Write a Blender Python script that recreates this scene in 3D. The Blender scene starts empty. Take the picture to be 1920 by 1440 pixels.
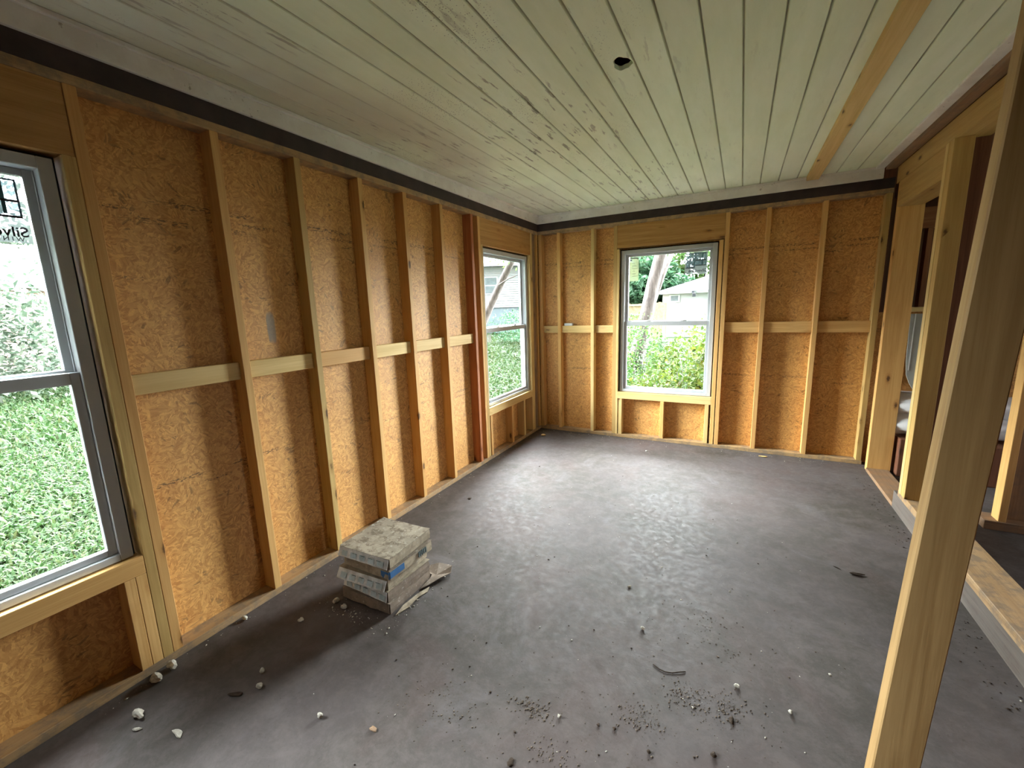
import bpy, bmesh, math, random
import numpy as np
from mathutils import Vector, Matrix, Euler
random.seed(7); rng = np.random.default_rng(7)
S = bpy.context.scene
COL = S.collection

# ------------------------------------------------------------------ camera
cam_d = bpy.data.cameras.new('camera'); cam = bpy.data.objects.new('camera', cam_d); COL.objects.link(cam)
cam_d.sensor_fit = 'HORIZONTAL'; cam_d.sensor_width = 36.0
cam_d.lens = 791.417 / 1920 * 36.0
cam_d.clip_start = 0.02; cam_d.clip_end = 400
RX = Vector((0.88144732, 0.47123341, -0.03145927))
RY = -Vector((0.05585832, -0.17016361, -0.98383138))
RZ = -Vector((-0.46896744, 0.86543828, -0.17631257))
M = Matrix((RX, RY, RZ)).transposed().to_4x4(); M.translation = Vector((2.20175, -4.82114, 1.53815))
cam.matrix_world = M
S.camera = cam

# ------------------------------------------------------------------ world: bright overcast sky
W = bpy.data.worlds.new('overcast_sky'); S.world = W; W.use_nodes = True
nt = W.node_tree; nt.nodes.clear()
_tc = nt.nodes.new('ShaderNodeTexCoord'); _sx = nt.nodes.new('ShaderNodeSeparateXYZ')
_rp = nt.nodes.new('ShaderNodeValToRGB'); _bg = nt.nodes.new('ShaderNodeBackground'); _ou = nt.nodes.new('ShaderNodeOutputWorld')
nt.links.new(_tc.outputs['Generated'], _sx.inputs[0]); nt.links.new(_sx.outputs['Z'], _rp.inputs[0])
_rp.color_ramp.elements[0].position = 0.0; _rp.color_ramp.elements[0].color = (0.80, 0.86, 0.90, 1)
_rp.color_ramp.elements[1].position = 1.0; _rp.color_ramp.elements[1].color = (0.92, 0.97, 1.05, 1)
_e = _rp.color_ramp.elements.new(0.35); _e.color = (1.0, 1.03, 1.06, 1)
# sky made much brighter towards the back, to strengthen light through the back windows
_dt = nt.nodes.new('ShaderNodeVectorMath'); _dt.operation = 'DOT_PRODUCT'; _dt.inputs[1].default_value = Vector((0.27, 1.0, 1.00)).normalized()
_nm = nt.nodes.new('ShaderNodeVectorMath'); _nm.operation = 'NORMALIZE'; nt.links.new(_tc.outputs['Generated'], _nm.inputs[0]); nt.links.new(_nm.outputs[0], _dt.inputs[0])
_mr = nt.nodes.new('ShaderNodeMapRange'); _mr.interpolation_type = 'SMOOTHSTEP'; nt.links.new(_dt.outputs['Value'], _mr.inputs[0])
_mr.inputs[1].default_value = 0.34; _mr.inputs[2].default_value = 0.95; _mr.inputs[3].default_value = 0.22; _mr.inputs[4].default_value = 8.2
# second, lower bright lobe added over the side lawn, lights posts and carton ends
_d2 = nt.nodes.new('ShaderNodeVectorMath'); _d2.operation = 'DOT_PRODUCT'; _d2.inputs[1].default_value = Vector((-1.0, -0.10, 0.42)).normalized()
nt.links.new(_nm.outputs[0], _d2.inputs[0])
_m2 = nt.nodes.new('ShaderNodeMapRange'); _m2.interpolation_type = 'SMOOTHSTEP'; nt.links.new(_d2.outputs['Value'], _m2.inputs[0])
_m2.inputs[1].default_value = 0.82; _m2.inputs[2].default_value = 1.0; _m2.inputs[3].default_value = 0.0; _m2.inputs[4].default_value = 6.5
_ad = nt.nodes.new('ShaderNodeMath'); _ad.operation = 'ADD'; nt.links.new(_mr.outputs[0], _ad.inputs[0]); nt.links.new(_m2.outputs[0], _ad.inputs[1])
nt.links.new(_ad.outputs[0], _bg.inputs['Strength'])
nt.links.new(_rp.outputs[0], _bg.inputs[0]); nt.links.new(_bg.outputs[0], _ou.inputs[0])

S.view_settings.view_transform = 'Standard'; S.view_settings.look = 'None'
S.view_settings.exposure = 4.5; S.view_settings.gamma = 1.0
S.view_settings.use_curve_mapping = False
S.cycles.use_denoising = True
S.cycles.max_bounces = 10; S.cycles.diffuse_bounces = 7; S.cycles.glossy_bounces = 3
S.cycles.transparent_max_bounces = 16
S.cycles.sample_clamp_indirect = 8.0

def portal(loc, rot, sx, sy):                      # sampling portals that sit in the window openings; they give off nothing
    l = bpy.data.lights.new('window_portal', 'AREA'); l.shape = 'RECTANGLE'; l.size = sx; l.size_y = sy
    l.cycles.is_portal = True
    o = bpy.data.objects.new('window_portal', l); COL.objects.link(o); o.location = loc; o.rotation_euler = rot
portal((-0.125, -4.443, 1.34), (0, -math.pi/2, 0), 1.62, 0.64)
portal((-0.125, -0.747, 1.34), (0, -math.pi/2, 0), 1.62, 1.02)
portal((1.479, 0.125, 1.34), (-math.pi/2, 0, 0), 1.02, 1.62)
portal((7.12, -2.05, 1.35), (0, math.pi/2, 0), 1.62, 1.72)

# ------------------------------------------------------------------ node helpers
def mat(name):
    m = bpy.data.materials.new(name); m.use_nodes = True; t = m.node_tree
    return m, t, t.nodes['Principled BSDF']
def N(t, k, **kw):
    n = t.nodes.new(k)
    for a, b in kw.items(): setattr(n, a, b)
    return n
def setin(t, sock, v):
    if isinstance(v, bpy.types.NodeSocket): t.links.new(v, sock)
    else: sock.default_value = v
def mapping(t, v, scale=(1,1,1), loc=(0,0,0), rot=(0,0,0)):
    n = N(t, 'ShaderNodeMapping'); setin(t, n.inputs['Vector'], v); setin(t, n.inputs['Scale'], scale)
    setin(t, n.inputs['Location'], loc); setin(t, n.inputs['Rotation'], rot); return n.outputs[0]
def noise(t, v, scale=1.0, detail=4.0, rough=0.55, dist=0.0):
    n = N(t, 'ShaderNodeTexNoise'); setin(t, n.inputs['Vector'], v); n.inputs['Scale'].default_value = scale
    n.inputs['Detail'].default_value = detail; n.inputs['Roughness'].default_value = rough
    n.inputs['Distortion'].default_value = dist; return n.outputs['Fac']
def voro(t, v, scale=1.0, out='Distance', feature='F1'):
    n = N(t, 'ShaderNodeTexVoronoi', feature=feature); setin(t, n.inputs['Vector'], v); n.inputs['Scale'].default_value = scale
    return n.outputs[out]
def math_(t, op, a, b=0.0, c=0.0, clamp=False):
    n = N(t, 'ShaderNodeMath', operation=op); n.use_clamp = clamp
    setin(t, n.inputs[0], a); setin(t, n.inputs[1], b); setin(t, n.inputs[2], c); return n.outputs[0]
def rampf(t, v, lo, hi, a=0.0, b=1.0):
    n = N(t, 'ShaderNodeMapRange'); n.interpolation_type = 'SMOOTHSTEP'
    setin(t, n.inputs[0], v); n.inputs[1].default_value = lo; n.inputs[2].default_value = hi
    n.inputs[3].default_value = a; n.inputs[4].default_value = b; return n.outputs[0]
def mixc(t, f, a, b, blend='MIX'):
    n = N(t, 'ShaderNodeMix', data_type='RGBA', blend_type=blend)
    setin(t, n.inputs[0], f); setin(t, n.inputs[6], a if not isinstance(a, tuple) else (*a, 1)[:4])
    setin(t, n.inputs[7], b if not isinstance(b, tuple) else (*b, 1)[:4]); return n.outputs[2]
def ramp(t, v, stops):
    n = N(t, 'ShaderNodeValToRGB'); setin(t, n.inputs[0], v); e = n.color_ramp.elements
    e[0].position, e[0].color = stops[0][0], (*stops[0][1], 1); e[1].position, e[1].color = stops[-1][0], (*stops[-1][1], 1)
    for p, c in stops[1:-1]: q = e.new(p); q.color = (*c, 1)
    return n.outputs[0]
def sep(t, v):
    n = N(t, 'ShaderNodeSeparateXYZ'); setin(t, n.inputs[0], v); return n.outputs
def bump(t, b, h, strength=0.3, dist=0.01):
    n = N(t, 'ShaderNodeBump'); n.inputs['Strength'].default_value = strength; n.inputs['Distance'].default_value = dist
    setin(t, n.inputs['Height'], h); t.links.new(n.outputs[0], b.inputs['Normal'])
def objco(t): return N(t, 'ShaderNodeTexCoord').outputs['Object']
def offset_by_object(t, v):
    r = N(t, 'ShaderNodeObjectInfo').outputs['Random']; m = math_(t, 'MULTIPLY', r, 57.0)
    c = N(t, 'ShaderNodeCombineXYZ'); t.links.new(m, c.inputs[0]); t.links.new(m, c.inputs[1]); t.links.new(math_(t, 'MULTIPLY', r, 91.0), c.inputs[2])
    a = N(t, 'ShaderNodeVectorMath', operation='ADD'); setin(t, a.inputs[0], v); setin(t, a.inputs[1], c.outputs[0]); return a.outputs[0], r

def wood(name, light, dark, knot=(0.055,0.022,0.010), rough=0.62, dirt=0.0, knots=1.0):
    m, t, b = mat(name)
    v, r = offset_by_object(t, objco(t))
    g1 = noise(t, mapping(t, v, (26,26,1.3)), 1.0, 5, 0.6, 0.7)
    g2 = noise(t, mapping(t, v, (150,150,4)), 1.0, 3, 0.6)
    g3 = noise(t, mapping(t, v, (3,3,0.9)), 1.0, 3, 0.5)
    f = math_(t, 'ADD', math_(t, 'MULTIPLY', g1, 0.62), math_(t, 'MULTIPLY', g2, 0.38))
    c = mixc(t, rampf(t, f, 0.34, 0.66), dark, light)
    c = mixc(t, rampf(t, g3, 0.35, 0.7, 0.0, 0.45), c, tuple(x*y for x, y in zip(light, (0.80,0.72,0.62))))
    tint = ramp(t, r, [(0.0, (0.90,0.84,0.78)), (0.5, (1,1,1)), (1.0, (1.06,1.02,0.92))])
    c = mixc(t, 1.0, c, tint, 'MULTIPLY')
    vk = mapping(t, v, (13,13,5.0)); d = voro(t, vk, 1.0); kc = sep(t, voro(t, vk, 1.0, 'Color'))[0]
    dd = math_(t, 'ADD', d, math_(t, 'MULTIPLY', math_(t, 'SUBTRACT', noise(t, v, 60, 2), 0.5), 0.12))
    km = math_(t, 'MULTIPLY', rampf(t, dd, 0.09, 0.20, 0.85, 0.0), rampf(t, kc, 0.79, 0.81))
    halo = math_(t, 'MULTIPLY', rampf(t, dd, 0.15, 0.36, 0.5, 0.0), rampf(t, kc, 0.79, 0.81))
    c = mixc(t, math_(t, 'MULTIPLY', halo, knots), c, tuple(x*y for x, y in zip(dark, (0.75,0.6,0.45))))
    c = mixc(t, math_(t, 'MULTIPLY', km, knots), c, knot)
    if dirt:
        c = mixc(t, rampf(t, noise(t, v, 14, 6, 0.7), 0.42, 0.62, 0.0, dirt), c, (0.12,0.105,0.09))
    t.links.new(c, b.inputs['Base Color']); b.inputs['Roughness'].default_value = rough; b.inputs['Specular IOR Level'].default_value = 0.3
    bump(t, b, f, 0.35, 0.002); return m

PINE  = wood('pine_stud_wood', (0.685,0.424,0.165), (0.551,0.309,0.101))
PINEL = wood('pale_pine_wood', (0.685,0.507,0.234), (0.551,0.378,0.145))
RED   = wood('reddish_stud_wood', (0.42,0.17,0.075), (0.27,0.090,0.038))
BROWNW= wood('brown_old_timber', (0.34,0.215,0.125), (0.20,0.118,0.062), dirt=0.35)
HDR   = wood('header_board_wood', (0.475,0.276,0.097), (0.323,0.166,0.050))
PLATE = wood('dusty_plate_wood', (0.46,0.32,0.175), (0.31,0.20,0.10), dirt=0.55, knots=0.3)
GREYW = wood('grey_weathered_timber', (0.16,0.135,0.12), (0.07,0.055,0.05), dirt=0.5, knots=0.3)
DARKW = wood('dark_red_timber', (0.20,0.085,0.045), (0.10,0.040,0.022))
PINED = wood('yellow_pine_wood', (0.540,0.369,0.140), (0.400,0.257,0.085))

SHADEP = wood('shaded_stud_wood', (0.42,0.27,0.115), (0.28,0.165,0.062))  # pine darkened in colour for the shade on the near post

def osb(name, plane, base=((0.638,0.347,0.107),(0.529,0.264,0.074),(0.379,0.171,0.045))):
    """plane: 'x' -> the sheet faces x (uses y,z), 'y' -> faces y (uses x,z)."""
    m, t, b = mat(name)
    s = sep(t, objco(t)); u = s[1] if plane == 'x' else s[0]; w = s[2]
    cb = N(t, 'ShaderNodeCombineXYZ'); t.links.new(u, cb.inputs[0]); t.links.new(w, cb.inputs[1]); p = cb.outputs[0]
    cols = []; hs = []
    for i, (cs, ss, off) in enumerate(((22.0, (38,120,1), 0.0), (30.0, (52,170,1), 5.3), (15.0, (22,100,1), 11.7))):
        q = mapping(t, p, (1,1,1), (off, off*0.7, 0))
        dist = N(t, 'ShaderNodeVectorMath', operation='ADD'); nn = N(t, 'ShaderNodeTexNoise'); nn.inputs['Scale'].default_value = 18; t.links.new(q, nn.inputs['Vector'])
        sc = N(t, 'ShaderNodeVectorMath', operation='SCALE'); t.links.new(nn.outputs['Color'], sc.inputs[0]); sc.inputs['Scale'].default_value = 0.02
        t.links.new(q, dist.inputs[0]); t.links.new(sc.outputs[0], dist.inputs[1]); q2 = dist.outputs[0]
        cell = sep(t, voro(t, q2, cs, 'Color'))[0]
        ang = math_(t, 'MULTIPLY', math_(t, 'SUBTRACT', cell, 0.5), 3.0)
        vr = N(t, 'ShaderNodeVectorRotate', rotation_type='Z_AXIS'); t.links.new(q2, vr.inputs['Vector']); t.links.new(ang, vr.inputs['Angle'])
        st = mapping(t, vr.outputs[0], ss)
        fc = sep(t, voro(t, st, 1.0, 'Color'))
        cols.append(fc[1]); hs.append(noise(t, mapping(t, vr.outputs[0], tuple(x*2.2 for x in ss)), 1.0, 3))
    sel = rampf(t, noise(t, p, 16, 3), 0.47, 0.53); f1 = N(t, 'ShaderNodeMix'); t.links.new(sel, f1.inputs[0]); t.links.new(cols[0], f1.inputs[2]); t.links.new(cols[1], f1.inputs[3])
    sel2 = rampf(t, noise(t, mapping(t, p, (1,1,1), (3,9,0)), 11, 3), 0.52, 0.58); f2 = N(t, 'ShaderNodeMix'); t.links.new(sel2, f2.inputs[0]); t.links.new(f1.outputs[0], f2.inputs[2]); t.links.new(cols[2], f2.inputs[3])
    f = math_(t, 'ADD', math_(t, 'MULTIPLY', f2.outputs[0], 0.55), math_(t, 'MULTIPLY', hs[0], 0.45))
    c = ramp(t, f, [(0.12, base[2]), (0.40, base[1]), (0.62, base[0]), (0.92, tuple(min(1, x*1.28) for x in base[0]))])
    big = noise(t, p, 1.7, 4, 0.6)
    c = mixc(t, rampf(t, big, 0.35, 0.7, 0.0, 0.5), c, mixc(t, 1.0, c, (0.78,0.70,0.62), 'MULTIPLY'))
    # dark resin flakes
    fl = math_(t, 'MULTIPLY', rampf(t, cols[2], 0.86, 0.90), rampf(t, noise(t, p, 7, 2), 0.52, 0.6))
    c = mixc(t, math_(t, 'MULTIPLY', fl, 0.55), c, (0.12,0.060,0.022))
    # mill stamp lines: broken rows of dark print
    def stamp(z0, h, sc, th, th2, off):
        row = math_(t, 'MULTIPLY', rampf(t, w, z0-h/2, z0-h/2+0.006), rampf(t, w, z0+h/2-0.006, z0+h/2, 1.0, 0.0))
        a = noise(t, mapping(t, p, (sc, 140, 1), (off, off, 0)), 1.0, 2, 0.6)
        bb = noise(t, mapping(t, p, (3.1, 0.5, 1), (off*2, 0, 0)), 1.0, 1)
        return math_(t, 'MULTIPLY', row, math_(t, 'MULTIPLY', rampf(t, a, th, th+0.05), rampf(t, bb, th2, th2+0.06)))
    mk = None
    rows = ((2.045,0.030,40,0.50,0.44,1.3), (2.000,0.022,75,0.50,0.46,2.1), (1.962,0.030,45,0.52,0.50,3.7), (1.715,0.024,50,0.52,0.55,8.2), (0.790,0.026,55,0.50,0.52,5.1), (0.745,0.020,70,0.52,0.52,6.6))
    for rw in rows:
        s_ = stamp(*rw); mk = s_ if mk is None else math_(t, 'MAXIMUM', mk, s_)
    c = mixc(t, math_(t, 'MULTIPLY', mk, 0.72), c, (0.040,0.026,0.016))
    if plane == 'x':   # grey primer smear between two studs
        du = math_(t, 'DIVIDE', math_(t, 'SUBTRACT', u, -3.372), 0.024); dw = math_(t, 'DIVIDE', math_(t, 'SUBTRACT', w, 1.475), 0.085)
        rr = math_(t, 'ADD', math_(t, 'POWER', math_(t, 'ABSOLUTE', du), 4.0), math_(t, 'POWER', math_(t, 'ABSOLUTE', dw), 4.0))
        rr = math_(t, 'ADD', rr, math_(t, 'MULTIPLY', noise(t, mapping(t, p, (60,20,1)), 1.0, 3), 1.6))
        c = mixc(t, rampf(t, rr, 1.0, 2.2, 0.75, 0.0), c, (0.20,0.19,0.165))
    t.links.new(c, b.inputs['Base Color']); b.inputs['Roughness'].default_value = 0.60
    bump(t, b, f, 0.3, 0.0015); return m
OSBX = osb('strand_board_left', 'x'); OSBY = osb('strand_board_back', 'y')

def plain(name, col, rough=0.6, nscale=0, amt=0.2, metal=0.0, bumpd=0.0):
    m, t, b = mat(name); b.inputs['Roughness'].default_value = rough; b.inputs['Metallic'].default_value = metal
    if rough >= 0.8: b.inputs['Specular IOR Level'].default_value = 0.15
    if nscale:
        v = objco(t); f = noise(t, v, nscale, 5, 0.6)
        c = mixc(t, rampf(t, f, 0.3, 0.7), tuple(x*(1-amt) for x in col), tuple(min(1, x*(1+amt)) for x in col))
        t.links.new(c, b.inputs['Base Color'])
        if bumpd: bump(t, b, f, 0.6, bumpd)
    else: b.inputs['Base Color'].default_value = (*col, 1)
    return m
BAND   = plain('dark_maroon_paint', (0.030,0.017,0.016), 0.6, 9, 0.35)
VINYL  = plain('white_vinyl', (0.43,0.45,0.46), 0.38, 4, 0.04)
GAPSHADE = plain('black_gap_shade', (0.012,0.012,0.012), 0.8, 20, 0.2)  # black strips stand for the shade in the gaps round the frames
STEEL  = plain('grey_latch_metal', (0.36,0.36,0.35), 0.4, 12, 0.1)
BLACKINK = plain('black_ink', (0.012,0.014,0.018), 0.6, 30, 0.1)
BLUEINK  = plain('dark_teal_ink', (0.03,0.10,0.13), 0.6, 30, 0.1)
BLUEBOX  = plain('blue_box_print', (0.035,0.13,0.30), 0.6, 25, 0.15)
PAPER  = plain('white_paper', (0.62,0.63,0.60), 0.8, 12, 0.06)
DRYWALL = plain('grey_gypsum_board', (0.34,0.34,0.30), 0.85, 6, 0.08)
WHITEPL   = plain('white_plastic', (0.66,0.66,0.66), 0.3, 5, 0.1)

def trimpaint():
    m, t, b = mat('painted_trim'); v = objco(t)
    f = noise(t, v, 6, 6, 0.65)
    c = mixc(t, rampf(t, f, 0.35, 0.65), (0.66,0.64,0.60), (0.76,0.75,0.71))
    c = mixc(t, rampf(t, noise(t, v, 28, 3, 0.6), 0.66, 0.74, 0, 0.7), c, (0.2,0.17,0.13))
    t.links.new(c, b.inputs['Base Color']); b.inputs['Roughness'].default_value = 0.5; bump(t, b, f, 0.3, 0.002); return m
TRIMP = trimpaint()

def ceilingmat():
    m, t, b = mat('painted_ceiling_planks'); v = objco(t); s = sep(t, v)
    f = noise(t, mapping(t, v, (9,1.6,9)), 1.0, 6, 0.65)
    c = mixc(t, rampf(t, f, 0.30, 0.70), (0.74,0.83,0.61), (0.83,0.91,0.71))
    pk = math_(t, 'FLOOR', math_(t, 'DIVIDE', s[0], 0.1432)); wn = N(t, 'ShaderNodeTexWhiteNoise', noise_dimensions='1D'); t.links.new(pk, wn.inputs['W'])
    c = mixc(t, math_(t, 'MULTIPLY', wn.outputs['Value'], 0.16), c, (0.40,0.39,0.28))
    fr = math_(t, 'FRACT', math_(t, 'DIVIDE', s[0], 0.1432)); ed = math_(t, 'ABSOLUTE', math_(t, 'SUBTRACT', fr, 0.5))
    gw = rampf(t, noise(t, mapping(t, v, (20,3,1)), 1.0, 3), 0.3, 0.7, 0.45, 0.85)
    c = mixc(t, math_(t, 'MULTIPLY', rampf(t, ed, 0.462, 0.485), gw), c, (0.25,0.235,0.15))     # grooves painted darker to strengthen their shade
    left = rampf(t, s[0], 0.9, 2.3, 1.0, 0.12)
    # mildew: long brown streaks and fine black specks
    st = noise(t, mapping(t, v, (30,5.0,30)), 1.0, 4, 0.6); rg = noise(t, mapping(t, v, (2.2,1.1,1), (3,5,0)), 1.0, 3)
    mk = math_(t, 'MULTIPLY', math_(t, 'MULTIPLY', rampf(t, st, 0.58, 0.66), rampf(t, rg, 0.42, 0.56)), left)
    c = mixc(t, math_(t, 'MULTIPLY', mk, 0.72), c, (0.13,0.105,0.07))
    sp = rampf(t, voro(t, v, 85), 0.16, 0.24, 1.0, 0.0); rg2 = rampf(t, noise(t, mapping(t, v, (4,1.6,1), (9,2,0)), 1.0, 2), 0.57, 0.66)
    c = mixc(t, math_(t, 'MULTIPLY', math_(t, 'MULTIPLY', math_(t, 'MULTIPLY', sp, rg2), left), 0.75), c, (0.07,0.065,0.05))
    # broad pinkish stain along the left edge of the ceiling
    pn = math_(t, 'MULTIPLY', rampf(t, s[0], 0.25, 0.95, 1.0, 0.0), rampf(t, noise(t, v, 1.3, 3), 0.3, 0.6))
    c = mixc(t, math_(t, 'MULTIPLY', pn, 0.55), c, (0.44,0.38,0.33))
    t.links.new(c, b.inputs['Base Color']); b.inputs['Roughness'].default_value = 0.55; bump(t, b, f, 0.25, 0.002); return m
CEIL = ceilingmat()

def concrete():
    m, t, b = mat('stained_concrete'); v = objco(t)
    f1 = noise(t, v, 1.1, 6, 0.6, 0.4); f2 = noise(t, mapping(t, v, (1,1,1), (7,3,0)), 2.6, 7, 0.7, 0.8); f3 = noise(t, v, 24, 8, 0.75)
    c = mixc(t, rampf(t, f1, 0.35, 0.66), (0.061,0.053,0.045), (0.085,0.071,0.069))
    c = mixc(t, rampf(t, f2, 0.50, 0.76, 0, 0.55), c, (0.154,0.139,0.145))
    pl = noise(t, mapping(t, v, (1,1,1), (2,11,0)), 1.7, 5, 0.6, 0.5)
    c = mixc(t, rampf(t, pl, 0.48, 0.66, 0, 0.6), c, (0.086,0.061,0.056))
    c = mixc(t, rampf(t, f3, 0.50, 0.72, 0, 0.35), c, (0.154,0.134,0.124))
    c = mixc(t, rampf(t, noise(t, v, 55, 3, 0.6), 0.64, 0.72, 0, 0.4), c, (0.039,0.029,0.023))
    pb = noise(t, mapping(t, v, (2.2,3.6,1), (4,4,0)), 1.0, 5, 0.65)
    c = mixc(t, rampf(t, pb, 0.56, 0.68, 0, 0.5), c, (0.047,0.037,0.030))
    f4 = noise(t, mapping(t, v, (1,1,1), (5,1,0)), 9.0, 9, 0.78, 0.3)
    c = mixc(t, rampf(t, f4, 0.40, 0.66, 0, 0.55), c, (0.124,0.105,0.098))
    c = mixc(t, rampf(t, f4, 0.36, 0.22, 0, 0.6), c, (0.040,0.031,0.026))
    t.links.new(c, b.inputs['Base Color'])
    t.links.new(rampf(t, f3, 0.3, 0.7, 0.55, 0.85), b.inputs['Roughness'])
    bump(t, b, math_(t, 'ADD', math_(t, 'MULTIPLY', f3, 0.35), f2), 0.35, 0.006); return m
CONC = concrete(); CONC.node_tree.nodes['Principled BSDF'].inputs['Specular IOR Level'].default_value = 0.17

def glassmat():
    m, t, b = mat('window_glass'); t.nodes.remove(b); o = t.nodes['Material Output']
    tr = N(t, 'ShaderNodeBsdfTransparent'); tr.inputs[0].default_value = (0.93,0.96,0.95,1)
    gl = N(t, 'ShaderNodeBsdfGlossy'); gl.inputs['Roughness'].default_value = 0.02
    fr = N(t, 'ShaderNodeFresnel'); fr.inputs['IOR'].default_value = 1.45
    mx = N(t, 'ShaderNodeMixShader')
    gg = N(t, 'ShaderNodeNewGeometry'); t.links.new(math_(t, 'MULTIPLY', fr.outputs[0], math_(t, 'SUBTRACT', 1.0, gg.outputs['Backfacing'])), mx.inputs[0])
    t.links.new(tr.outputs[0], mx.inputs[1]); t.links.new(gl.outputs[0], mx.inputs[2])
    t.links.new(mx.outputs[0], o.inputs[0]); return m
GLASS = glassmat()
def filmmat(name, col, alpha):
    m, t, b = mat(name); b.inputs['Base Color'].default_value = (*col, 1); b.inputs['Roughness'].default_value = 0.5
    b.inputs['Alpha'].default_value = alpha; b.inputs['Transmission Weight'].default_value = 0.0
    v = objco(t); t.links.new(rampf(t, noise(t, v, 60, 3), 0.2, 0.8, alpha-0.06, alpha+0.06), b.inputs['Alpha']); return m
FILM = filmmat('clear_sticker_film', (0.42,0.45,0.45), 0.55); FILM2 = filmmat('yellowed_sticker_film', (0.70,0.72,0.52), 0.42)

def leafmat(name, cols, rough=0.55):
    m, t, b = mat(name)
    r = N(t, 'ShaderNodeNewGeometry').outputs['Random Per Island']
    n = len(cols); c = ramp(t, r, [(i/(n-1), k) for i, k in enumerate(cols)])
    t.links.new(c, b.inputs['Base Color']); b.inputs['Roughness'].default_value = 0.7; b.inputs['Specular IOR Level'].default_value = 0.12
    tl = N(t, 'ShaderNodeBsdfTranslucent'); t.links.new(c, tl.inputs[0])
    mx = N(t, 'ShaderNodeMixShader'); mx.inputs[0].default_value = 0.35
    t.links.new(b.outputs[0], mx.inputs[1]); t.links.new(tl.outputs[0], mx.inputs[2]); t.links.new(mx.outputs[0], t.nodes['Material Output'].inputs[0]); return m
LGRASS = leafmat('lawn_blades', [(0.007,0.017,0.005),(0.012,0.029,0.007),(0.019,0.034,0.011),(0.028,0.034,0.013)])
LWEED  = leafmat('weed_leaves', [(0.014,0.041,0.009),(0.028,0.063,0.013),(0.048,0.081,0.017)])
LYEL   = leafmat('yellow_green_leaves', [(0.017,0.037,0.005),(0.034,0.055,0.007),(0.055,0.062,0.011)])
LBLUE  = leafmat('cool_green_leaves', [(0.012,0.037,0.016),(0.024,0.061,0.029),(0.045,0.082,0.041)])
LTREE  = leafmat('tree_leaves', [(0.024,0.057,0.012),(0.049,0.090,0.022),(0.090,0.122,0.049)])
LGREY  = leafmat('grey_green_leaves', [(0.022,0.035,0.022),(0.043,0.059,0.039),(0.082,0.090,0.069)])
def barkmat(name, a, c_):
    m, t, b = mat(name); v = objco(t); f = noise(t, mapping(t, v, (14,14,2.5)), 1.0, 6, 0.7)
    t.links.new(mixc(t, rampf(t, f, 0.35, 0.65), a, c_), b.inputs['Base Color']); b.inputs['Roughness'].default_value = 0.9; bump(t, b, f, 0.8, 0.02); return m
BARK = barkmat('grey_brown_bark', (0.045,0.034,0.031), (0.11,0.09,0.083))
SOIL = plain('lawn_soil', (0.018,0.030,0.011), 0.95, 3, 0.4)

# ------------------------------------------------------------------ mesh helpers
def link(name, me, m=None, parent=None, loc=None):
    o = bpy.data.objects.new(name, me); COL.objects.link(o)
    if m is not None and me is not None:
        for k in (m if isinstance(m, (list, tuple)) else [m]): me.materials.append(k)
    if parent: o.parent = parent
    if loc is not None: o.location = loc
    return o
def tag(o, label=None, cat=None, group=None, kind=None):
    if label: o['label'] = label
    if cat: o['category'] = cat
    if group: o['group'] = group
    if kind: o['kind'] = kind
    return o
def empty(name, loc=(0,0,0), rot=(0,0,0)):
    o = bpy.data.objects.new(name, None); COL.objects.link(o); o.location = loc; o.rotation_euler = rot; o.empty_display_size = 0.1; return o
def bm_box(bm, lo, hi, bev=0.0):
    lo, hi = [min(a, b) for a, b in zip(lo, hi)], [max(a, b) for a, b in zip(lo, hi)]
    vs = [bm.verts.new((x, y, z)) for x in (lo[0], hi[0]) for y in (lo[1], hi[1]) for z in (lo[2], hi[2])]
    fs = [bm.faces.new([vs[i] for i in q]) for q in ((0,1,3,2),(4,6,7,5),(0,4,5,1),(2,3,7,6),(0,2,6,4),(1,5,7,3))]
    if bev:
        ed = list({e for f in fs for e in f.edges}); bmesh.ops.bevel(bm, geom=ed, offset=bev, segments=1, affect='EDGES')
def to_mesh(bm, name):
    bmesh.ops.recalc_face_normals(bm, faces=bm.faces); me = bpy.data.meshes.new(name); bm.to_mesh(me); bm.free(); return me
def boxes(name, lst, m, parent=None, bev=0.0, kind=None, label=None):
    bm = bmesh.new()
    for lo, hi in lst: bm_box(bm, lo, hi, bev)
    c = Vector((0,0,0))
    if parent is None or parent.type == 'EMPTY':
        pass
    o = link(name, to_mesh(bm, name), m, parent)
    if kind: o['kind'] = kind
    if label: o['label'] = label
    return o
def struct(name, lst, m, bev=0.0): return boxes(name, lst, m, None, bev, 'structure')

def lumber(name, lo, hi, axis, m, label, cat, group=None, parent=None, bow=0.0):
    """one straight timber filling the box lo..hi, grain along axis; origin at the low end"""
    lo = Vector([min(a, b) for a, b in zip(lo, hi)]); hi2 = Vector([max(a, b) for a, b in zip(lo, hi)]); d = hi2 - lo; c = (lo + hi2) / 2
    if axis == 'z': rot = Euler((0,0,0)); L, w, h = d.z, d.x, d.y
    elif axis == 'x': rot = Euler((0, math.pi/2, 0)); L, w, h = d.x, d.z, d.y
    else: rot = Euler((-math.pi/2, 0, 0)); L, w, h = d.y, d.x, d.z
    bm = bmesh.new(); bm_box(bm, (-w/2,-h/2,0), (w/2,h/2,L), 0.0018)
    me = to_mesh(bm, name); o = link(name, me, m, parent)
    o.rotation_euler = rot; o.location = c - rot.to_matrix() @ Vector((0,0,L/2))
    return tag(o, label, cat, group)

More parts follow.
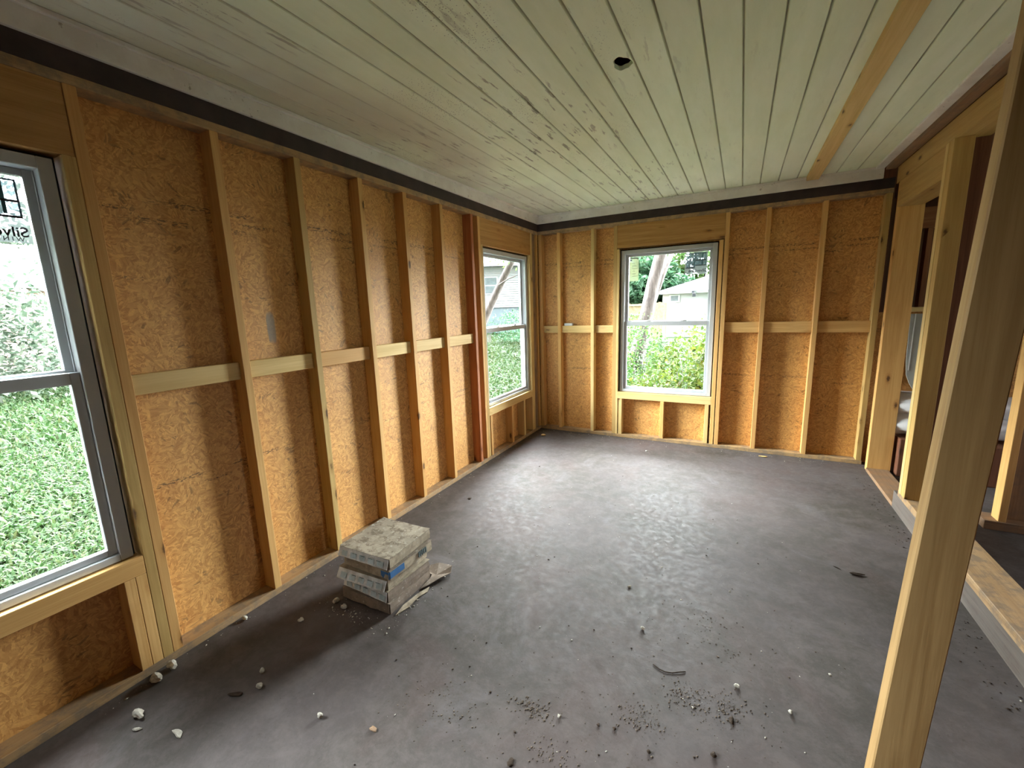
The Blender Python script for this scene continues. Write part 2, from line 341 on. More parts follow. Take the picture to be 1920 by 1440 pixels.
def mesh_np(name, V, F, m, parent=None, smooth=False):
    V = np.asarray(V, np.float32); F = np.asarray(F, np.int32); k = F.shape[1]
    me = bpy.data.meshes.new(name); me.vertices.add(len(V)); me.vertices.foreach_set('co', V.ravel())
    me.loops.add(F.size); me.loops.foreach_set('vertex_index', F.ravel()); me.polygons.add(len(F))
    me.polygons.foreach_set('loop_start', np.arange(0, F.size, k, dtype=np.int32))
    if smooth: me.polygons.foreach_set('use_smooth', np.ones(len(F), bool))
    me.update(calc_edges=True); return link(name, me, m, parent)

def leaf_cloud(name, C, size, m, parent=None, droop=0.3, aspect=0.55, jitter=0.35):
    """C: n x 3 leaf centres; each leaf a folded diamond of two quads' worth of triangles"""
    n = len(C); a = rng.uniform(0, 2*np.pi, n); el = rng.uniform(-0.9, 0.7, n) - droop
    D = np.stack([np.cos(a)*np.cos(el), np.sin(a)*np.cos(el), np.sin(el)], 1)
    up = np.stack([rng.normal(0, .5, n), rng.normal(0, .5, n), np.ones(n)], 1)
    Sd = np.cross(D, up); Sd /= np.linalg.norm(Sd, axis=1)[:,None] + 1e-9; Nn = np.cross(Sd, D)
    s = (size*(1 + rng.uniform(-jitter, jitter, n)))[:,None]
    p0 = C - D*s*.5; p1 = C + D*s*.5; l = C + Sd*s*aspect*.5 + Nn*s*.10 - D*s*.06; r = C - Sd*s*aspect*.5 + Nn*s*.10 - D*s*.06
    V = np.stack([p0, l, p1, r], 1).reshape(-1, 3); b = np.arange(n)*4
    F = np.concatenate([np.stack([b, b+1, b+2], 1), np.stack([b, b+2, b+3], 1)]).astype(np.int32)
    F = F.reshape(2, n, 3).transpose(1, 0, 2).reshape(-1, 3)
    return mesh_np(name, V, F, m, parent)

def tube(bm, pts, rad, seg=8, cap=True):
    pts = [Vector(p) for p in pts]; rings = []
    ref = Vector((0.3, 0.9, 0.2)).normalized()
    for i, p in enumerate(pts):
        d = (pts[min(i+1, len(pts)-1)] - pts[max(i-1, 0)]).normalized(); u = d.cross(ref).normalized(); w = d.cross(u)
        r = rad[i] if isinstance(rad, (list, tuple)) else rad
        rings.append([bm.verts.new(p + (u*math.cos(2*math.pi*k/seg) + w*math.sin(2*math.pi*k/seg))*r) for k in range(seg)])
    for a, b in zip(rings, rings[1:]):
        for k in range(seg): bm.faces.new((a[k], a[(k+1)%seg], b[(k+1)%seg], b[k])).smooth = True
    if cap: bm.faces.new(rings[0][::-1]); bm.faces.new(rings[-1])

# ------------------------------------------------------------------ structure: floor, walls, ceiling
struct('floor', [((-0.30,-6.6,-0.22), (7.2,2.0,0.0))], CONC)
ZW = 2.70
def wall_with_holes(name, plane, c0, c1, a0, a1, z0, z1, holes, m):
    """sheet between c0..c1 in the plane's normal direction, running a0..a1; holes: (h0,h1,k0,k1)"""
    hs = sorted(holes); L = []; a = a0
    def put(p, q, r, s):
        if q - p < 1e-6 or s - r < 1e-6: return
        L.append(((c0,p,r),(c1,q,s)) if plane == 'x' else ((p,c0,r),(q,c1,s)))
    for h0, h1, k0, k1 in hs:
        put(a, h0, z0, z1); put(h0, h1, z0, k0); put(h0, h1, k1, z1); a = h1
    put(a, a1, z0, z1)
    return struct(name, L, m)
ZB, ZT = 0.545, 2.135
wall_with_holes('wall_left', 'x', -0.101, -0.089, -6.5, 0.101, 0.0, ZW, [(-4.753,-4.133,ZB,ZT), (-1.255,-0.240,ZB,ZT)], OSBX)
wall_with_holes('wall_back', 'y', 0.089, 0.101, -0.089, 3.285, 0.0, ZW, [(0.985,1.973,ZB,ZT), (3.267,3.273,0.76,1.18)], OSBY)
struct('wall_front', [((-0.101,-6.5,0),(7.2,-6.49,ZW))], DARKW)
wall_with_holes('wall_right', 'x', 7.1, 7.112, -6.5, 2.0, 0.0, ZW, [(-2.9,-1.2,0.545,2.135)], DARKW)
struct('wall_light_block', [((3.440,-6.49,0.0),(3.452,-2.75,2.60))], DARKW)  # unseen wall added to keep light off the camera end
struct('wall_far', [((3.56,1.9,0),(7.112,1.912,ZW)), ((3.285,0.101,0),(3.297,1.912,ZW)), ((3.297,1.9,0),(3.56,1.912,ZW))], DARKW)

def ceiling():
    """tongue and groove boards along y, V grooves between them, a real round hole through one board"""
    PW = 0.1432; x0 = 0.0; k = 23; y0, y1 = -6.5, 0.0; Z = 2.605; g = 0.0065; dp = 0.010
    bm = bmesh.new()
    for i in range(k):
        a, b = x0 + i*PW, x0 + (i+1)*PW
        if i == k-1: b = 3.30
        prof = [(a, Z+dp), (a+g, Z), (b-g, Z), (b, Z+dp), (b, Z+0.02), (a, Z+0.02)]
        if i == 11:    # the board with the hole
            cx, cy, ry, rx = 1.6685, -2.70, 0.055, 0.040; n = 28
            def hr(t): return 1 + 0.10*math.sin(3*t+1) + 0.05*math.sin(7*t)
            ring = [Vector((cx + rx*hr(2*math.pi*j/n)*math.cos(2*math.pi*j/n), cy + ry*hr(2*math.pi*j/n)*math.sin(2*math.pi*j/n), Z)) for j in range(n)]
            ya, yb = cy-0.12, cy+0.12
            for yy0, yy1 in ((y0, ya), (yb, y1)):
                q0 = [bm.verts.new((x, yy0, z)) for x, z in prof]; q1 = [bm.verts.new((x, yy1, z)) for x, z in prof]
                for s in range(6): bm.faces.new((q0[s], q0[(s+1)%6], q1[(s+1)%6], q1[s]))
            # middle part: chamfers, then face with hole
            q0 = [bm.verts.new((x, ya, z)) for x, z in prof]; q1 = [bm.verts.new((x, yb, z)) for x, z in prof]
            bm.faces.new((q0[0], q0[1], q1[1], q1[0])); bm.faces.new((q0[2], q0[3], q1[3], q1[2]))
            rv = [bm.verts.new(p) for p in ring]; rt = [bm.verts.new(p + Vector((0,0,0.02))) for p in ring]
            for j in range(n): bm.faces.new((rv[j], rv[(j+1)%n], rt[(j+1)%n], rt[j]))
            outer = []
            for j in range(n):
                t = 2*math.pi*j/n; c_, s_ = math.cos(t), math.sin(t); hx, hy = (b-a)/2-g, 0.12
                ccx = (a+b)/2
                sc = min(hx/abs(c_) if abs(c_) > 1e-6 else 9, hy/abs(s_) if abs(s_) > 1e-6 else 9)
                outer.append(Vector((ccx + c_*sc, cy + s_*sc, Z)))
            # snap nearest to the corners
            for cxn, cyn in ((b-g, yb), (a+g, yb), (a+g, ya), (b-g, ya)):
                j = min(range(n), key=lambda q: (outer[q].x-cxn)**2 + (outer[q].y-cyn)**2); outer[j] = Vector((cxn, cyn, Z))
            ov = [bm.verts.new(p) for p in outer]
            for j in range(n): bm.faces.new((ov[j], ov[(j+1)%n], rv[(j+1)%n], rv[j]))
        else:
            q0 = [bm.verts.new((x, y0, z)) for x, z in prof]; q1 = [bm.verts.new((x, y1, z)) for x, z in prof]
            for s in range(6): bm.faces.new((q0[s], q0[(s+1)%6], q1[(s+1)%6], q1[s]))
            bm.faces.new(q0); bm.faces.new(q1[::-1])
    me = to_mesh(bm, 'ceiling'); o = link('ceiling', me, CEIL); o['kind'] = 'structure'
ceiling()
struct('attic_light_block', [((-0.101,-6.5,2.70),(7.112,2.0,2.92))], DARKW)     # slab added above to block light from the cavity over the boards
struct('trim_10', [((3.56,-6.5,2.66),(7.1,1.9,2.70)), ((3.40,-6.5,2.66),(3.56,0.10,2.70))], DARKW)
lumber('ceiling_joist', (0.0,-2.80,2.635), (3.4,-2.762,2.699), 'x', PINE, 'bare wood joist edge seen inside the ragged ceiling hole', 'joist')

# trims under the ceiling
struct('trim_1', [((0.0,-6.49,2.510),(0.019,0.0,2.604)), ((0.019,-6.49,2.586),(0.036,-0.019,2.604))], TRIMP, 0.002)
struct('trim_2', [((0.019,-0.019,2.510),(3.188,0.0,2.604)), ((0.036,-0.036,2.586),(3.188,-0.019,2.604))], TRIMP, 0.002)
struct('trim_3', [((-0.088,-6.49,2.428),(0.0,0.0,2.510))], BAND)
struct('trim_4', [((0.0,0.0,2.428),(3.27,0.088,2.510)), ((-0.088,0.0,2.428),(0.0,0.088,2.510))], BAND)
struct('trim_5', [((-0.089,-6.49,2.510),(0.0,0.088,2.70)), ((0.0,0.0,2.510),(3.4,0.088,2.70))], DARKW)
struct('trim_6', [((3.125,-6.49,2.588),(3.188,-0.036,2.604))], TRIMP, 0.002)

# ------------------------------------------------------------------ framing of the left wall
D = 0.089; PB = 0.038; PT = 2.39
lumber('bottom_plate', (-D,-6.49,0), (0,0,PB), 'y', PLATE, 'dusty bottom plate on the concrete along the long left wall', 'wall plate')
lumber('bottom_plate', (0.0,0.0,0), (3.27,D,PB), 'x', PLATE, 'dusty bottom plate on the concrete along the far end wall', 'wall plate')
lumber('top_plate', (-D,-6.49,PT), (0,0.0,2.428), 'y', PLATE, 'top plate over the studs of the long left wall', 'wall plate')
lumber('top_plate', (0.0,0.0,PT), (3.27,D,2.428), 'x', PLATE, 'top plate over the studs of the far end wall', 'wall plate')
GL, GB = 'studs of the left wall', 'studs of the far end wall'
def studL(y1, label, m=PINE, z0=PB, z1=PT, w=0.038, x1=0.0, name='wall_stud', group=GL):
    return lumber(name, (-D, y1-w, z0), (x1, y1, z1), 'z', m, label, 'stud', group)
def studB(x1, label, m=PINE, z0=PB, z1=PT, w=0.038, y0=0.0, name='wall_stud', group=GB):
    return lumber(name, (x1-w, y0, z0), (x1, D, z1), 'z', m, label, 'stud', group)
studL(-4.048, 'full-height stud right beside the large near window, dark knot at mid height')
studL(-4.087, 'shorter stud under the header end, right jamb of the near window', PINED, z1=2.14)
studL(-4.126, 'short cripple stud touching the jamb below the near window sill', z1=0.464)
studL(-4.165, 'outermost short cripple stud below the near window sill', z1=0.464)
studL(-4.755, 'shorter stud forming the far left jamb of the near window', z1=2.14)
studL(-4.794, 'full-height stud on the camera side of the near window')
studL(-5.40, 'full-height stud nearest the front end of the left wall')
studL(-3.563, 'first lone stud on left wall after the near window')
studL(-3.141, 'second lone stud on left wall, its foot left of the box stack', PINED)
studL(-2.698, 'third lone stud on left wall, its foot just behind the box stack')
studL(-2.285, 'fourth lone stud on left wall, beyond the box stack')
studL(-1.856, 'fifth lone stud on left wall, last pale one before the reddish stud')
studL(-1.410, 'dark reddish stud on the left wall before the corner window', RED)
studL(-1.293, 'narrow full-height stud between reddish stud and corner window', PINE)
studL(-1.2545, 'left jamb stud of the corner window on the left wall', PINED, z1=2.14)
studL(-0.202, 'right jamb stud of the corner window on the left wall', PINEL, z1=2.14)
studL(-0.163, 'full-height stud just right of the corner window jamb', PINEL)
studL(-0.045, 'flat brown corner stud set back right of the corner window', BROWNW, w=0.110, x1=-0.02)
studL(-0.006, 'outer corner stud where left wall meets far wall', PINE)
studL(-0.44, 'right cripple stud under the corner window sill', PINEL, z1=0.464)
studL(-0.74, 'middle cripple stud under the corner window sill', z1=0.464)
studL(-1.20, 'left cripple stud under the corner window sill', z1=0.464)
# horizontal blocking
BX0, BX1 = -0.068, -0.030
ys = [(-4.048,-3.601,'near window stud and the first lone stud'), (-3.563,-3.179,'first and second lone studs'), (-3.141,-2.736,'second and third lone studs'),
      (-2.698,-2.323,'third and fourth lone studs'), (-2.285,-1.894,'fourth and fifth lone studs'), (-1.856,-1.448,'fifth lone stud and the reddish stud')]
for i, (a, b, tx) in enumerate(ys):
    lumber('blocking', (BX0, a, 1.225), (BX1, b, 1.312), 'y', PINEL if i != 2 else PINE, 'horizontal blocking on the left wall between ' + tx, 'blocking', 'blocking of the left wall')
# headers and sills
lumber('window_header', (-D,-4.755,2.14), (-0.004,-4.087,PT), 'y', HDR, 'wide dark header board above the large near window', 'header')
lumber('window_header', (-D,-1.2925,2.14), (-0.004,-0.202,PT), 'y', HDR, 'wide header board above the corner window of the left wall', 'header')
lumber('window_sill_board', (-D,-4.753,0.465), (0.0,-4.126,0.545), 'y', PINE, 'rough sill timber under the large near window', 'sill')
lumber('window_sill_board', (-D,-1.2545,0.465), (0.0,-0.240,0.545), 'y', PINEL, 'rough sill timber under the corner window', 'sill')

# ------------------------------------------------------------------ framing of the far wall
studB(0.050, 'corner stud of the far wall, tight in the corner', PINE, w=0.044)
studB(0.285, 'first lone stud of the far wall from the corner')
studB(0.698, 'second lone stud of the far wall from the corner', PINEL)
studB(0.959, 'full-height stud left of the far window', PINED)
studB(0.985, 'left jamb stud of the far window with two dark knots', PINEL, z1=2.14, w=0.026)
studB(2.012, 'right jamb stud of the far window under the header', PINE, z1=2.14)
studB(2.059, 'full-height stud right of the far window', PINE)
studB(1.035, 'left cripple stud under the far window sill', PINEL, z1=0.464)
studB(1.500, 'middle cripple stud under the far window sill', z1=0.464)
studB(1.955, 'right cripple stud under the far window sill', PINEL, z1=0.464)
studB(2.402, 'lone stud of the far wall, first right of the window', PINE)
studB(2.834, 'lone stud of the far wall, second right of the window', PINE)
studB(3.264, 'last stud of the far wall beside the thick knotty post', PINED, w=0.040)
for a, b, tx in ((0.050,0.247,'the corner stud and first lone stud'), (0.285,0.660,'the first and second lone studs'), (0.698,0.915,'the second lone stud and the window studs'),
                 (2.059,2.364,'the window studs and the next lone stud'), (2.402,2.796,'the two lone studs right of the window'), (2.834,3.224,'the last lone stud and the end stud')):
    lumber('blocking', (a, 0.030, 1.225), (b, 0.068, 1.310 if a < 1 else 1.330), 'x', PINEL if a < 1 else PINE, 'horizontal blocking on the far wall between ' + tx, 'blocking', 'blocking of the far wall')
lumber('window_header', (0.9595,0.004,2.15), (2.0205,D,PT), 'x', HDR, 'wide header board with dark knots above the far window', 'header')
lumber('window_sill_board', (0.985,0.0,0.465), (1.973,D,0.545), 'x', PINEL, 'rough sill timber under the far window', 'sill')
bm = bmesh.new(); bm_box(bm, (0.322,0.024,1.3105), (0.425,0.064,1.340), 0.003)
o = link('electrical_box', to_mesh(bm, 'electrical_box'), WHITEPL); tag(o, 'small white box lying on the far wall blocking near the corner', 'box')

# ------------------------------------------------------------------ right side: old opening, posts, header, curb
PX0, PX1 = 3.262, 3.425
lumber('corner_post', (3.274,-0.165,0.0), (3.436,-0.100,2.44), 'z', PINE, 'thick knotty post at the far right corner by the end wall', 'post')
lumber('header_beam', (3.262,-6.4,2.44), (3.425,-0.075,2.570), 'y', PINED, 'long yellow pine beam over the right side opening', 'beam')
lumber('header_board', (3.262,-1.060,2.245), (3.425,-0.166,2.4395), 'y', PINED, 'lower header board between the knotty post and the triple post', 'header')
lumber('ceiling_nailer', (3.190,-6.4,2.566), (3.255,-0.05,2.604), 'y', BROWNW, 'brown nailing strip under the ceiling over the right beam', 'nailer')
lumber('ceiling_furring', (2.646,-6.48,2.568), (2.738,-0.040,2.6045), 'y', PINEL, 'single pale board fixed flat across the ceiling planks', 'ceiling board')
# triple stud post
tp = empty('built_up_post', (3.25,-1.21,0.176)); tag(tp, 'built-up post of layered studs on the curb, edge brightly lit', 'post')
for i, (ya, yb, xo, mm) in enumerate(((-1.210,-1.172,0.0,PINED), (-1.172,-1.134,0.002,PINED), (-1.134,-1.096,0.0,PINEL), (-1.096,-1.064,0.006,PINEL))):
    o = lumber('layered_stud', (3.250+xo, ya, 0.176), (3.340, yb-0.001, 2.4395), 'z', mm, None, None)
    loc = o.location.copy(); o.parent = tp; o.location = loc - tp.location
lumber('shaded_stud', (3.345,-1.150,0.176), (3.432,-1.112,2.4395), 'z', DARKW, 'stud in painted shade tucked behind the layered post', 'stud')  # dark colour carries the shade behind the layered post
lumber('bottom_plate', (3.262,-6.4,0.131), (3.434,-1.035,0.1755), 'y', PLATE, 'clean new plate board laid on top of the grey curb', 'wall plate')
lumber('curb_timber', (3.268,-6.4,0.0), (3.430,-0.93,0.130), 'y', GREYW, 'old dark grey curb timber on the floor along the right side', 'curb')
lumber('threshold_board', (3.268,-0.925,0.0), (3.425,-0.166,0.030), 'y', BROWNW, 'low worn threshold board between knotty post and curb', 'board')

# leaning near post, twisted a little
def leaning_post():
    L = 2.60; n = 14; bm = bmesh.new(); rings = []
    bx, by, dx, dy, a0, tw, w = 2.539, -3.647, 0.102, 0.030, 0.087, -0.069, 0.089
    L = 2.566
    for i in range(n+1):
        z = L*i/n; t = z/2.4; x, y = bx+dx*t, by+dy*t; an = a0+tw*t; ca, sa = math.cos(an), math.sin(an)
        e = 0.003; pr = [(e,0),(w-e,0),(w,e),(w,.038-e),(w-e,.038),(e,.038),(0,.038-e),(0,e)]
        rings.append([bm.verts.new((x+p*ca-q*sa-bx, y+p*sa+q*ca-by, z)) for p, q in pr])
    for a, b in zip(rings, rings[1:]):
        for k in range(8): bm.faces.new((a[k], a[(k+1)%8], b[(k+1)%8], b[k]))
    bm.faces.new(rings[0][::-1]); bm.faces.new(rings[-1])
    o = link('prop_post', to_mesh(bm, 'prop_post'), SHADEP, None, (bx, by, 0.0)); tag(o, 'big dark leaning stud standing close to the camera on the right', 'post')
leaning_post()
lumber('prop_header', (2.30,-3.70,2.5661), (3.188,-3.56,2.6045), 'x', BROWNW, 'flat board on the ceiling above the leaning near post', 'ceiling board')

# ------------------------------------------------------------------ other rooms seen through the right opening
lumber('partition_plate', (3.70,-1.08,0.0), (7.09,-0.93,0.060), 'x', BROWNW, 'dark plate of the cross partition in the room beyond', 'wall plate')
lumber('partition_stud', (3.765,-1.070,0.060), (3.803,-0.981,2.66), 'z', PINE, 'pale edged partition stud in the room beyond the opening', 'stud')
lumber('shaded_face_post', (3.803,-1.00,0.060), (3.95,-0.93,2.66), 'z', BROWNW, 'dark post for the shaded face of the pale edged partition stud', 'post')  # dark timber added for the stud's shaded right face
lumber('partition_stud', (4.45,-1.03,0.060), (4.49,-0.94,2.66), 'z', PINE, 'thin stud further along the cross partition beyond', 'stud')
struct('wall_8', [((3.56,0.089,0.0),(4.6,0.101,1.40))], OSBY)
lumber('half_wall_cap', (3.43,0.02,1.401), (4.6,0.11,1.44), 'x', PINEL, 'tan cap board on the half wall in the next room', 'cap board')
struct('wall_9', [((3.2855,0.089,0.0),(3.56,0.101,1.40))], OSBY)
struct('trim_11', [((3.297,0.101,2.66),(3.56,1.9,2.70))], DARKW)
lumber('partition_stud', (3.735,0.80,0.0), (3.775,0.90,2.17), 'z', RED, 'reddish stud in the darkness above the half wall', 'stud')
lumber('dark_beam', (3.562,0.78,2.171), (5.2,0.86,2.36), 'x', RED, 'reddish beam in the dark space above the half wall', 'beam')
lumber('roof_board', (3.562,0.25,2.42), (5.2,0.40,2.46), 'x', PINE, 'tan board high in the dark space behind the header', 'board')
def drywall():
    bm = bmesh.new(); n = 9; fr = []; bk = []
    pts = [(3.478,1.385),(3.80,1.385)]
    bot = [(3.80,0.74),(3.72,0.77),(3.66,0.72),(3.60,0.76),(3.555,0.735),(3.525,0.79),(3.50,0.86),(3.488,0.97)]
    P = pts + bot
    f = [bm.verts.new((x, -0.008, z)) for x, z in P]; b = [bm.verts.new((x, 0.006, z)) for x, z in P]
    bm.faces.new(f); bm.faces.new(b[::-1]); k = len(P)
    for i in range(k): bm.faces.new((f[i], b[i], b[(i+1)%k], f[(i+1)%k]))
    o = link('plasterboard_sheet', to_mesh(bm, 'plasterboard_sheet'), DRYWALL); tag(o, 'torn grey plasterboard sheet hanging below the tan cap board', 'plasterboard')
    boxes('white_edge_strip', [((3.505,-0.0115,0.90),(3.512,-0.0085,1.385))], PAPER, o)
drywall()
bm = bmesh.new()
for i, z in enumerate((0.62, 0.45)):
    tube(bm, [(3.40+0.0,-0.02,z), (3.45,-0.06,z), (3.9,-0.06,z+0.005), (4.3,-0.05,z)], [0.06,0.105,0.10,0.09], 14)
o = link('daylight_bundle', to_mesh(bm, 'daylight_bundle'), WHITEPL); tag(o, 'white bundle in place of a daylight patch behind the knotty post', 'bundle')  # white tubes added for a bright patch of daylight
bm = bmesh.new(); bm_box(bm, (3.46,-0.22,0.0), (4.3,0.07,0.335), 0.006); o = link('storage_crate', to_mesh(bm, 'storage_crate'), DARKW); tag(o, 'dark brown crate under the white bundle in next room', 'crate')

# ------------------------------------------------------------------ windows
def text_mesh(s, size, m, parent, mat4, name='lettering', extrude=0.0004, align='LEFT'):
    cu = bpy.data.curves.new('t', 'FONT'); cu.body = s; cu.size = size; cu.extrude = extrude; cu.align_x = align; cu.offset = size*0.014
    to = bpy.data.objects.new('t', cu); COL.objects.link(to); bpy.context.view_layer.update()
    me = bpy.data.meshes.new_from_object(to.evaluated_get(bpy.context.evaluated_depsgraph_get())); bpy.data.objects.remove(to)
    me.transform(mat4); me.materials.clear(); o = link(name, me, m, parent); return o
def window(name, origin, rotz, width, tagsheet):
    """local frame: x along the wall seen from inside left->right, +y to the outside, z up. origin = opening's lower left at the stud face"""
    H = ZT - ZB; w = empty(name, origin, (0,0,rotz)); w['kind'] = 'structure'
    g = 0.010; f = 0.042; y0, y1 = 0.030, 0.118
    X0, X1, Z0, Z1 = g+0.004, width-g-0.002, 0.004, H-0.012
    boxes('window_frame', [((X0,y0,Z0),(X0+f,y1,Z1)), ((X1-f,y0,Z0),(X1,y1,Z1)), ((X0+f,y0,Z0),(X1-f,y1,Z0+0.030)), ((X0+f,y0,Z1-f),(X1-f,y1,Z1)),
                           ((X0+f,0.075,Z0+0.03),(X0+f+0.006,0.079,Z1-f)), ((X1-f-0.006,0.075,Z0+0.03),(X1-f,0.079,Z1-f))], VINYL, w, 0.002)
    boxes('gap_shade', [((0.0,0.055,0.0),(X0,0.088,H)), ((X1,0.055,0.0),(width,0.088,H)), ((X0,0.055,Z1),(X1,0.088,H)), ((X0,0.055,0.0),(X1,0.088,Z0))], GAPSHADE, w)
    zr = 1.308-ZB; st = 0.030
    a, b = X0+f+0.0005, X1-f-0.0005
    ls = boxes('lower_sash', [((a,0.045,Z0+0.031),(a+st,0.073,zr+0.040)), ((b-st,0.045,Z0+0.031),(b,0.073,zr+0.040)), ((a+st,0.045,Z0+0.031),(b-st,0.073,Z0+0.058)), ((a+st,0.043,zr-0.006),(b-st,0.073,zr+0.040))], VINYL, w, 0.002)
    us = boxes('upper_sash', [((a,0.081,zr+0.004),(a+st,0.108,Z1-f-0.001)), ((b-st,0.081,zr+0.004),(b,0.108,Z1-f-0.001)), ((a+st,0.081,zr+0.004),(b-st,0.108,zr+0.050)), ((a+st,0.081,Z1-f-0.026),(b-st,0.108,Z1-f-0.001))], VINYL, w, 0.002)
    boxes('glass_pane', [((a+st-0.004,0.057,Z0+0.055),(b-st+0.004,0.060,zr-0.003))], GLASS, ls)
    boxes('glass_pane', [((a+st-0.004,0.093,zr+0.047),(b-st+0.004,0.096,Z1-f-0.023))], GLASS, us)
    for fx in ((0.5,) if tagsheet == 'near' else (0.32, 0.69)):
        bm = bmesh.new(); cx = width*fx
        bm_box(bm, (cx-0.028,0.046,zr+0.040), (cx+0.028,0.071,zr+0.046), 0.002); bm_box(bm, (cx-0.012,0.048,zr+0.046), (cx+0.030,0.062,zr+0.056), 0.003)
        link('sash_latch', to_mesh(bm, 'sash_latch'), STEEL, ls)
    gx0, gx1, gz1 = a+st, b-st, Z1-f-0.026
    yy = 0.0965
    FL = Matrix(((-1,0,0,0),(0,0,-1,0),(0,1,0,0),(0,0,0,1)))   # mirrored lettering, read from outside
    def sticker_logo(x1, ztop, ww, hh, big):
        s = boxes('window_sticker', [((x1-ww,yy,ztop-hh),(x1,yy+0.0006,ztop))], FILM, us, label='clear maker sticker with mirrored lettering')
        px0, px1 = x1-ww+0.018, x1-0.012; pt, pb = ztop-0.008, ztop-hh*0.70
        mid = px0+(px1-px0)*0.43
        L = [((mid+0.005,yy-0.001,pb+(pt-pb)*0.12),(px1,yy-0.0003,pb+(pt-pb)*0.17)), ((mid+0.005,yy-0.001,pb+(pt-pb)*0.48),(px1,yy-0.0003,pb+(pt-pb)*0.53)),
             ((px0-0.008,yy-0.001,pb-0.004),(mid,yy-0.0003,pb+0.004))]
        boxes('sticker_bars', L, BLACKINK, s, label='black printed bars')
        L = [((px0,yy-0.001,pb),(px0+0.007,yy-0.0004,pt)), ((px1-0.010-(px1-mid)*0.30,yy-0.0008,pb+0.03),(px1-(px1-mid)*0.30,yy-0.0002,pt)), ((mid-0.006,yy-0.001,pb),(mid,yy-0.0004,pt)),
             ((px0,yy-0.0008,(pt+pb)/2),(mid,yy-0.0002,(pt+pb)/2+0.006)), ((px1-0.006,yy-0.0008,pb+0.02),(px1,yy-0.0002,pt)), ((px0,yy-0.0008,pt-0.006),(px1,yy-0.0002,pt))]
        boxes('sticker_drawing', L, BLUEINK, s, label='teal drawing of a gridded window')
        boxes('sticker_tint', [((px0+0.007,yy-0.0001,pb+0.004),(mid-0.006,yy,pt-0.006)), ((mid,yy-0.0001,pb+0.02),(px1-0.006,yy,pt-0.006))], FILM3, s)
        m4 = Matrix.Translation((x1-0.006, yy-0.0012, ztop-hh+0.022)) @ FL
        sz = ww/5.0*1.02
        text_mesh('SilverLine', sz, BLACKINK, s, m4)
        if big: text_mesh('W I N D O W S', sz*0.42, BLACKINK, s, Matrix.Translation((x1-0.02, yy-0.0012, ztop-hh+0.006)) @ FL)
    if tagsheet == 'back':
        sticker_logo(gx1-0.020, gz1-0.004, 0.218, 0.222, False)
        s = boxes('window_sticker', [((gx0+0.004,yy,gz1-0.262),(gx0+0.104,yy+0.0006,gz1-0.006))], FILM2, us, label='narrow yellowed text sticker')
        L = [((gx0+0.010,yy-0.001,gz1-0.020),(gx0+0.100,yy-0.0003,gz1-0.010)), ((gx0+0.012,yy-0.001,gz1-0.042),(gx0+0.030,yy-0.0003,gz1-0.028)), ((gx0+0.088,yy-0.001,gz1-0.030),(gx0+0.097,yy-0.0003,gz1-0.022))]
        for k in range(6): L.append(((gx0+0.034,yy-0.0008,gz1-0.070-k*0.028),(gx0+0.034+0.03+0.03*((k*7)%3)/2,yy-0.0003,gz1-0.067-k*0.028)))
        boxes('sticker_print', L, BLACKINK, s, label='small black printed marks')
    if tagsheet == 'near':
        sticker_logo(gx1-0.004, gz1-0.004, 0.235, 0.226, True)
    if tagsheet == 'corner':
        boxes('window_sticker', [((gx0+0.03,0.0562,zr-0.105),(gx0+0.095,0.0568,zr-0.025))], STKG, ls, label='small grey square tag')
        
    return w
FILM3 = filmmat('blue_grey_sticker_tint', (0.20,0.29,0.33), 0.50); STKG = filmmat('grey_tag_film', (0.45,0.46,0.40), 0.75)
window('window_1', (0,-4.753,ZB), math.pi/2, 0.620, 'near')
window('window_2', (0,-1.2545,ZB), math.pi/2, 1.0145, 'corner')
window('window_3', (0.985,0,ZB), 0, 0.988, 'back')

# ------------------------------------------------------------------ stack of flat tile cartons
def cartonmat(name, col, dirt):
    m, t, b = mat(name); v, r = offset_by_object(t, objco(t)); s = sep(t, v)
    c = mixc(t, rampf(t, noise(t, v, 9, 6, 0.7), 0.40, 0.60), col, tuple(x*0.72 for x in col))
    c = mixc(t, rampf(t, noise(t, v, 22, 5, 0.7), 0.46, 0.64, 0, dirt), c, (0.15,0.115,0.078))
    c = mixc(t, rampf(t, noise(t, v, 60, 3, 0.6), 0.60, 0.70, 0, dirt), c, (0.50,0.46,0.39))
    t.links.new(c, b.inputs['Base Color']); b.inputs['Roughness'].default_value = 0.85; bump(t, b, noise(t, v, 25, 5), 0.4, 0.004); return m
CTOP = cartonmat('dusty_carton_top', (0.42,0.36,0.27), 0.9); CWHITE = cartonmat('white_carton_end', (0.78,0.80,0.80), 0.25)
CSIDE = cartonmat('tan_carton_side', (0.40,0.33,0.23), 0.5); CBROWN = cartonmat('brown_carton', (0.235,0.18,0.135), 0.5)
LBL = plain('pale_blue_label', (0.46,0.56,0.60), 0.8, 30, 0.15); DINK = plain('faded_print', (0.12,0.15,0.15), 0.8, 40, 0.3)
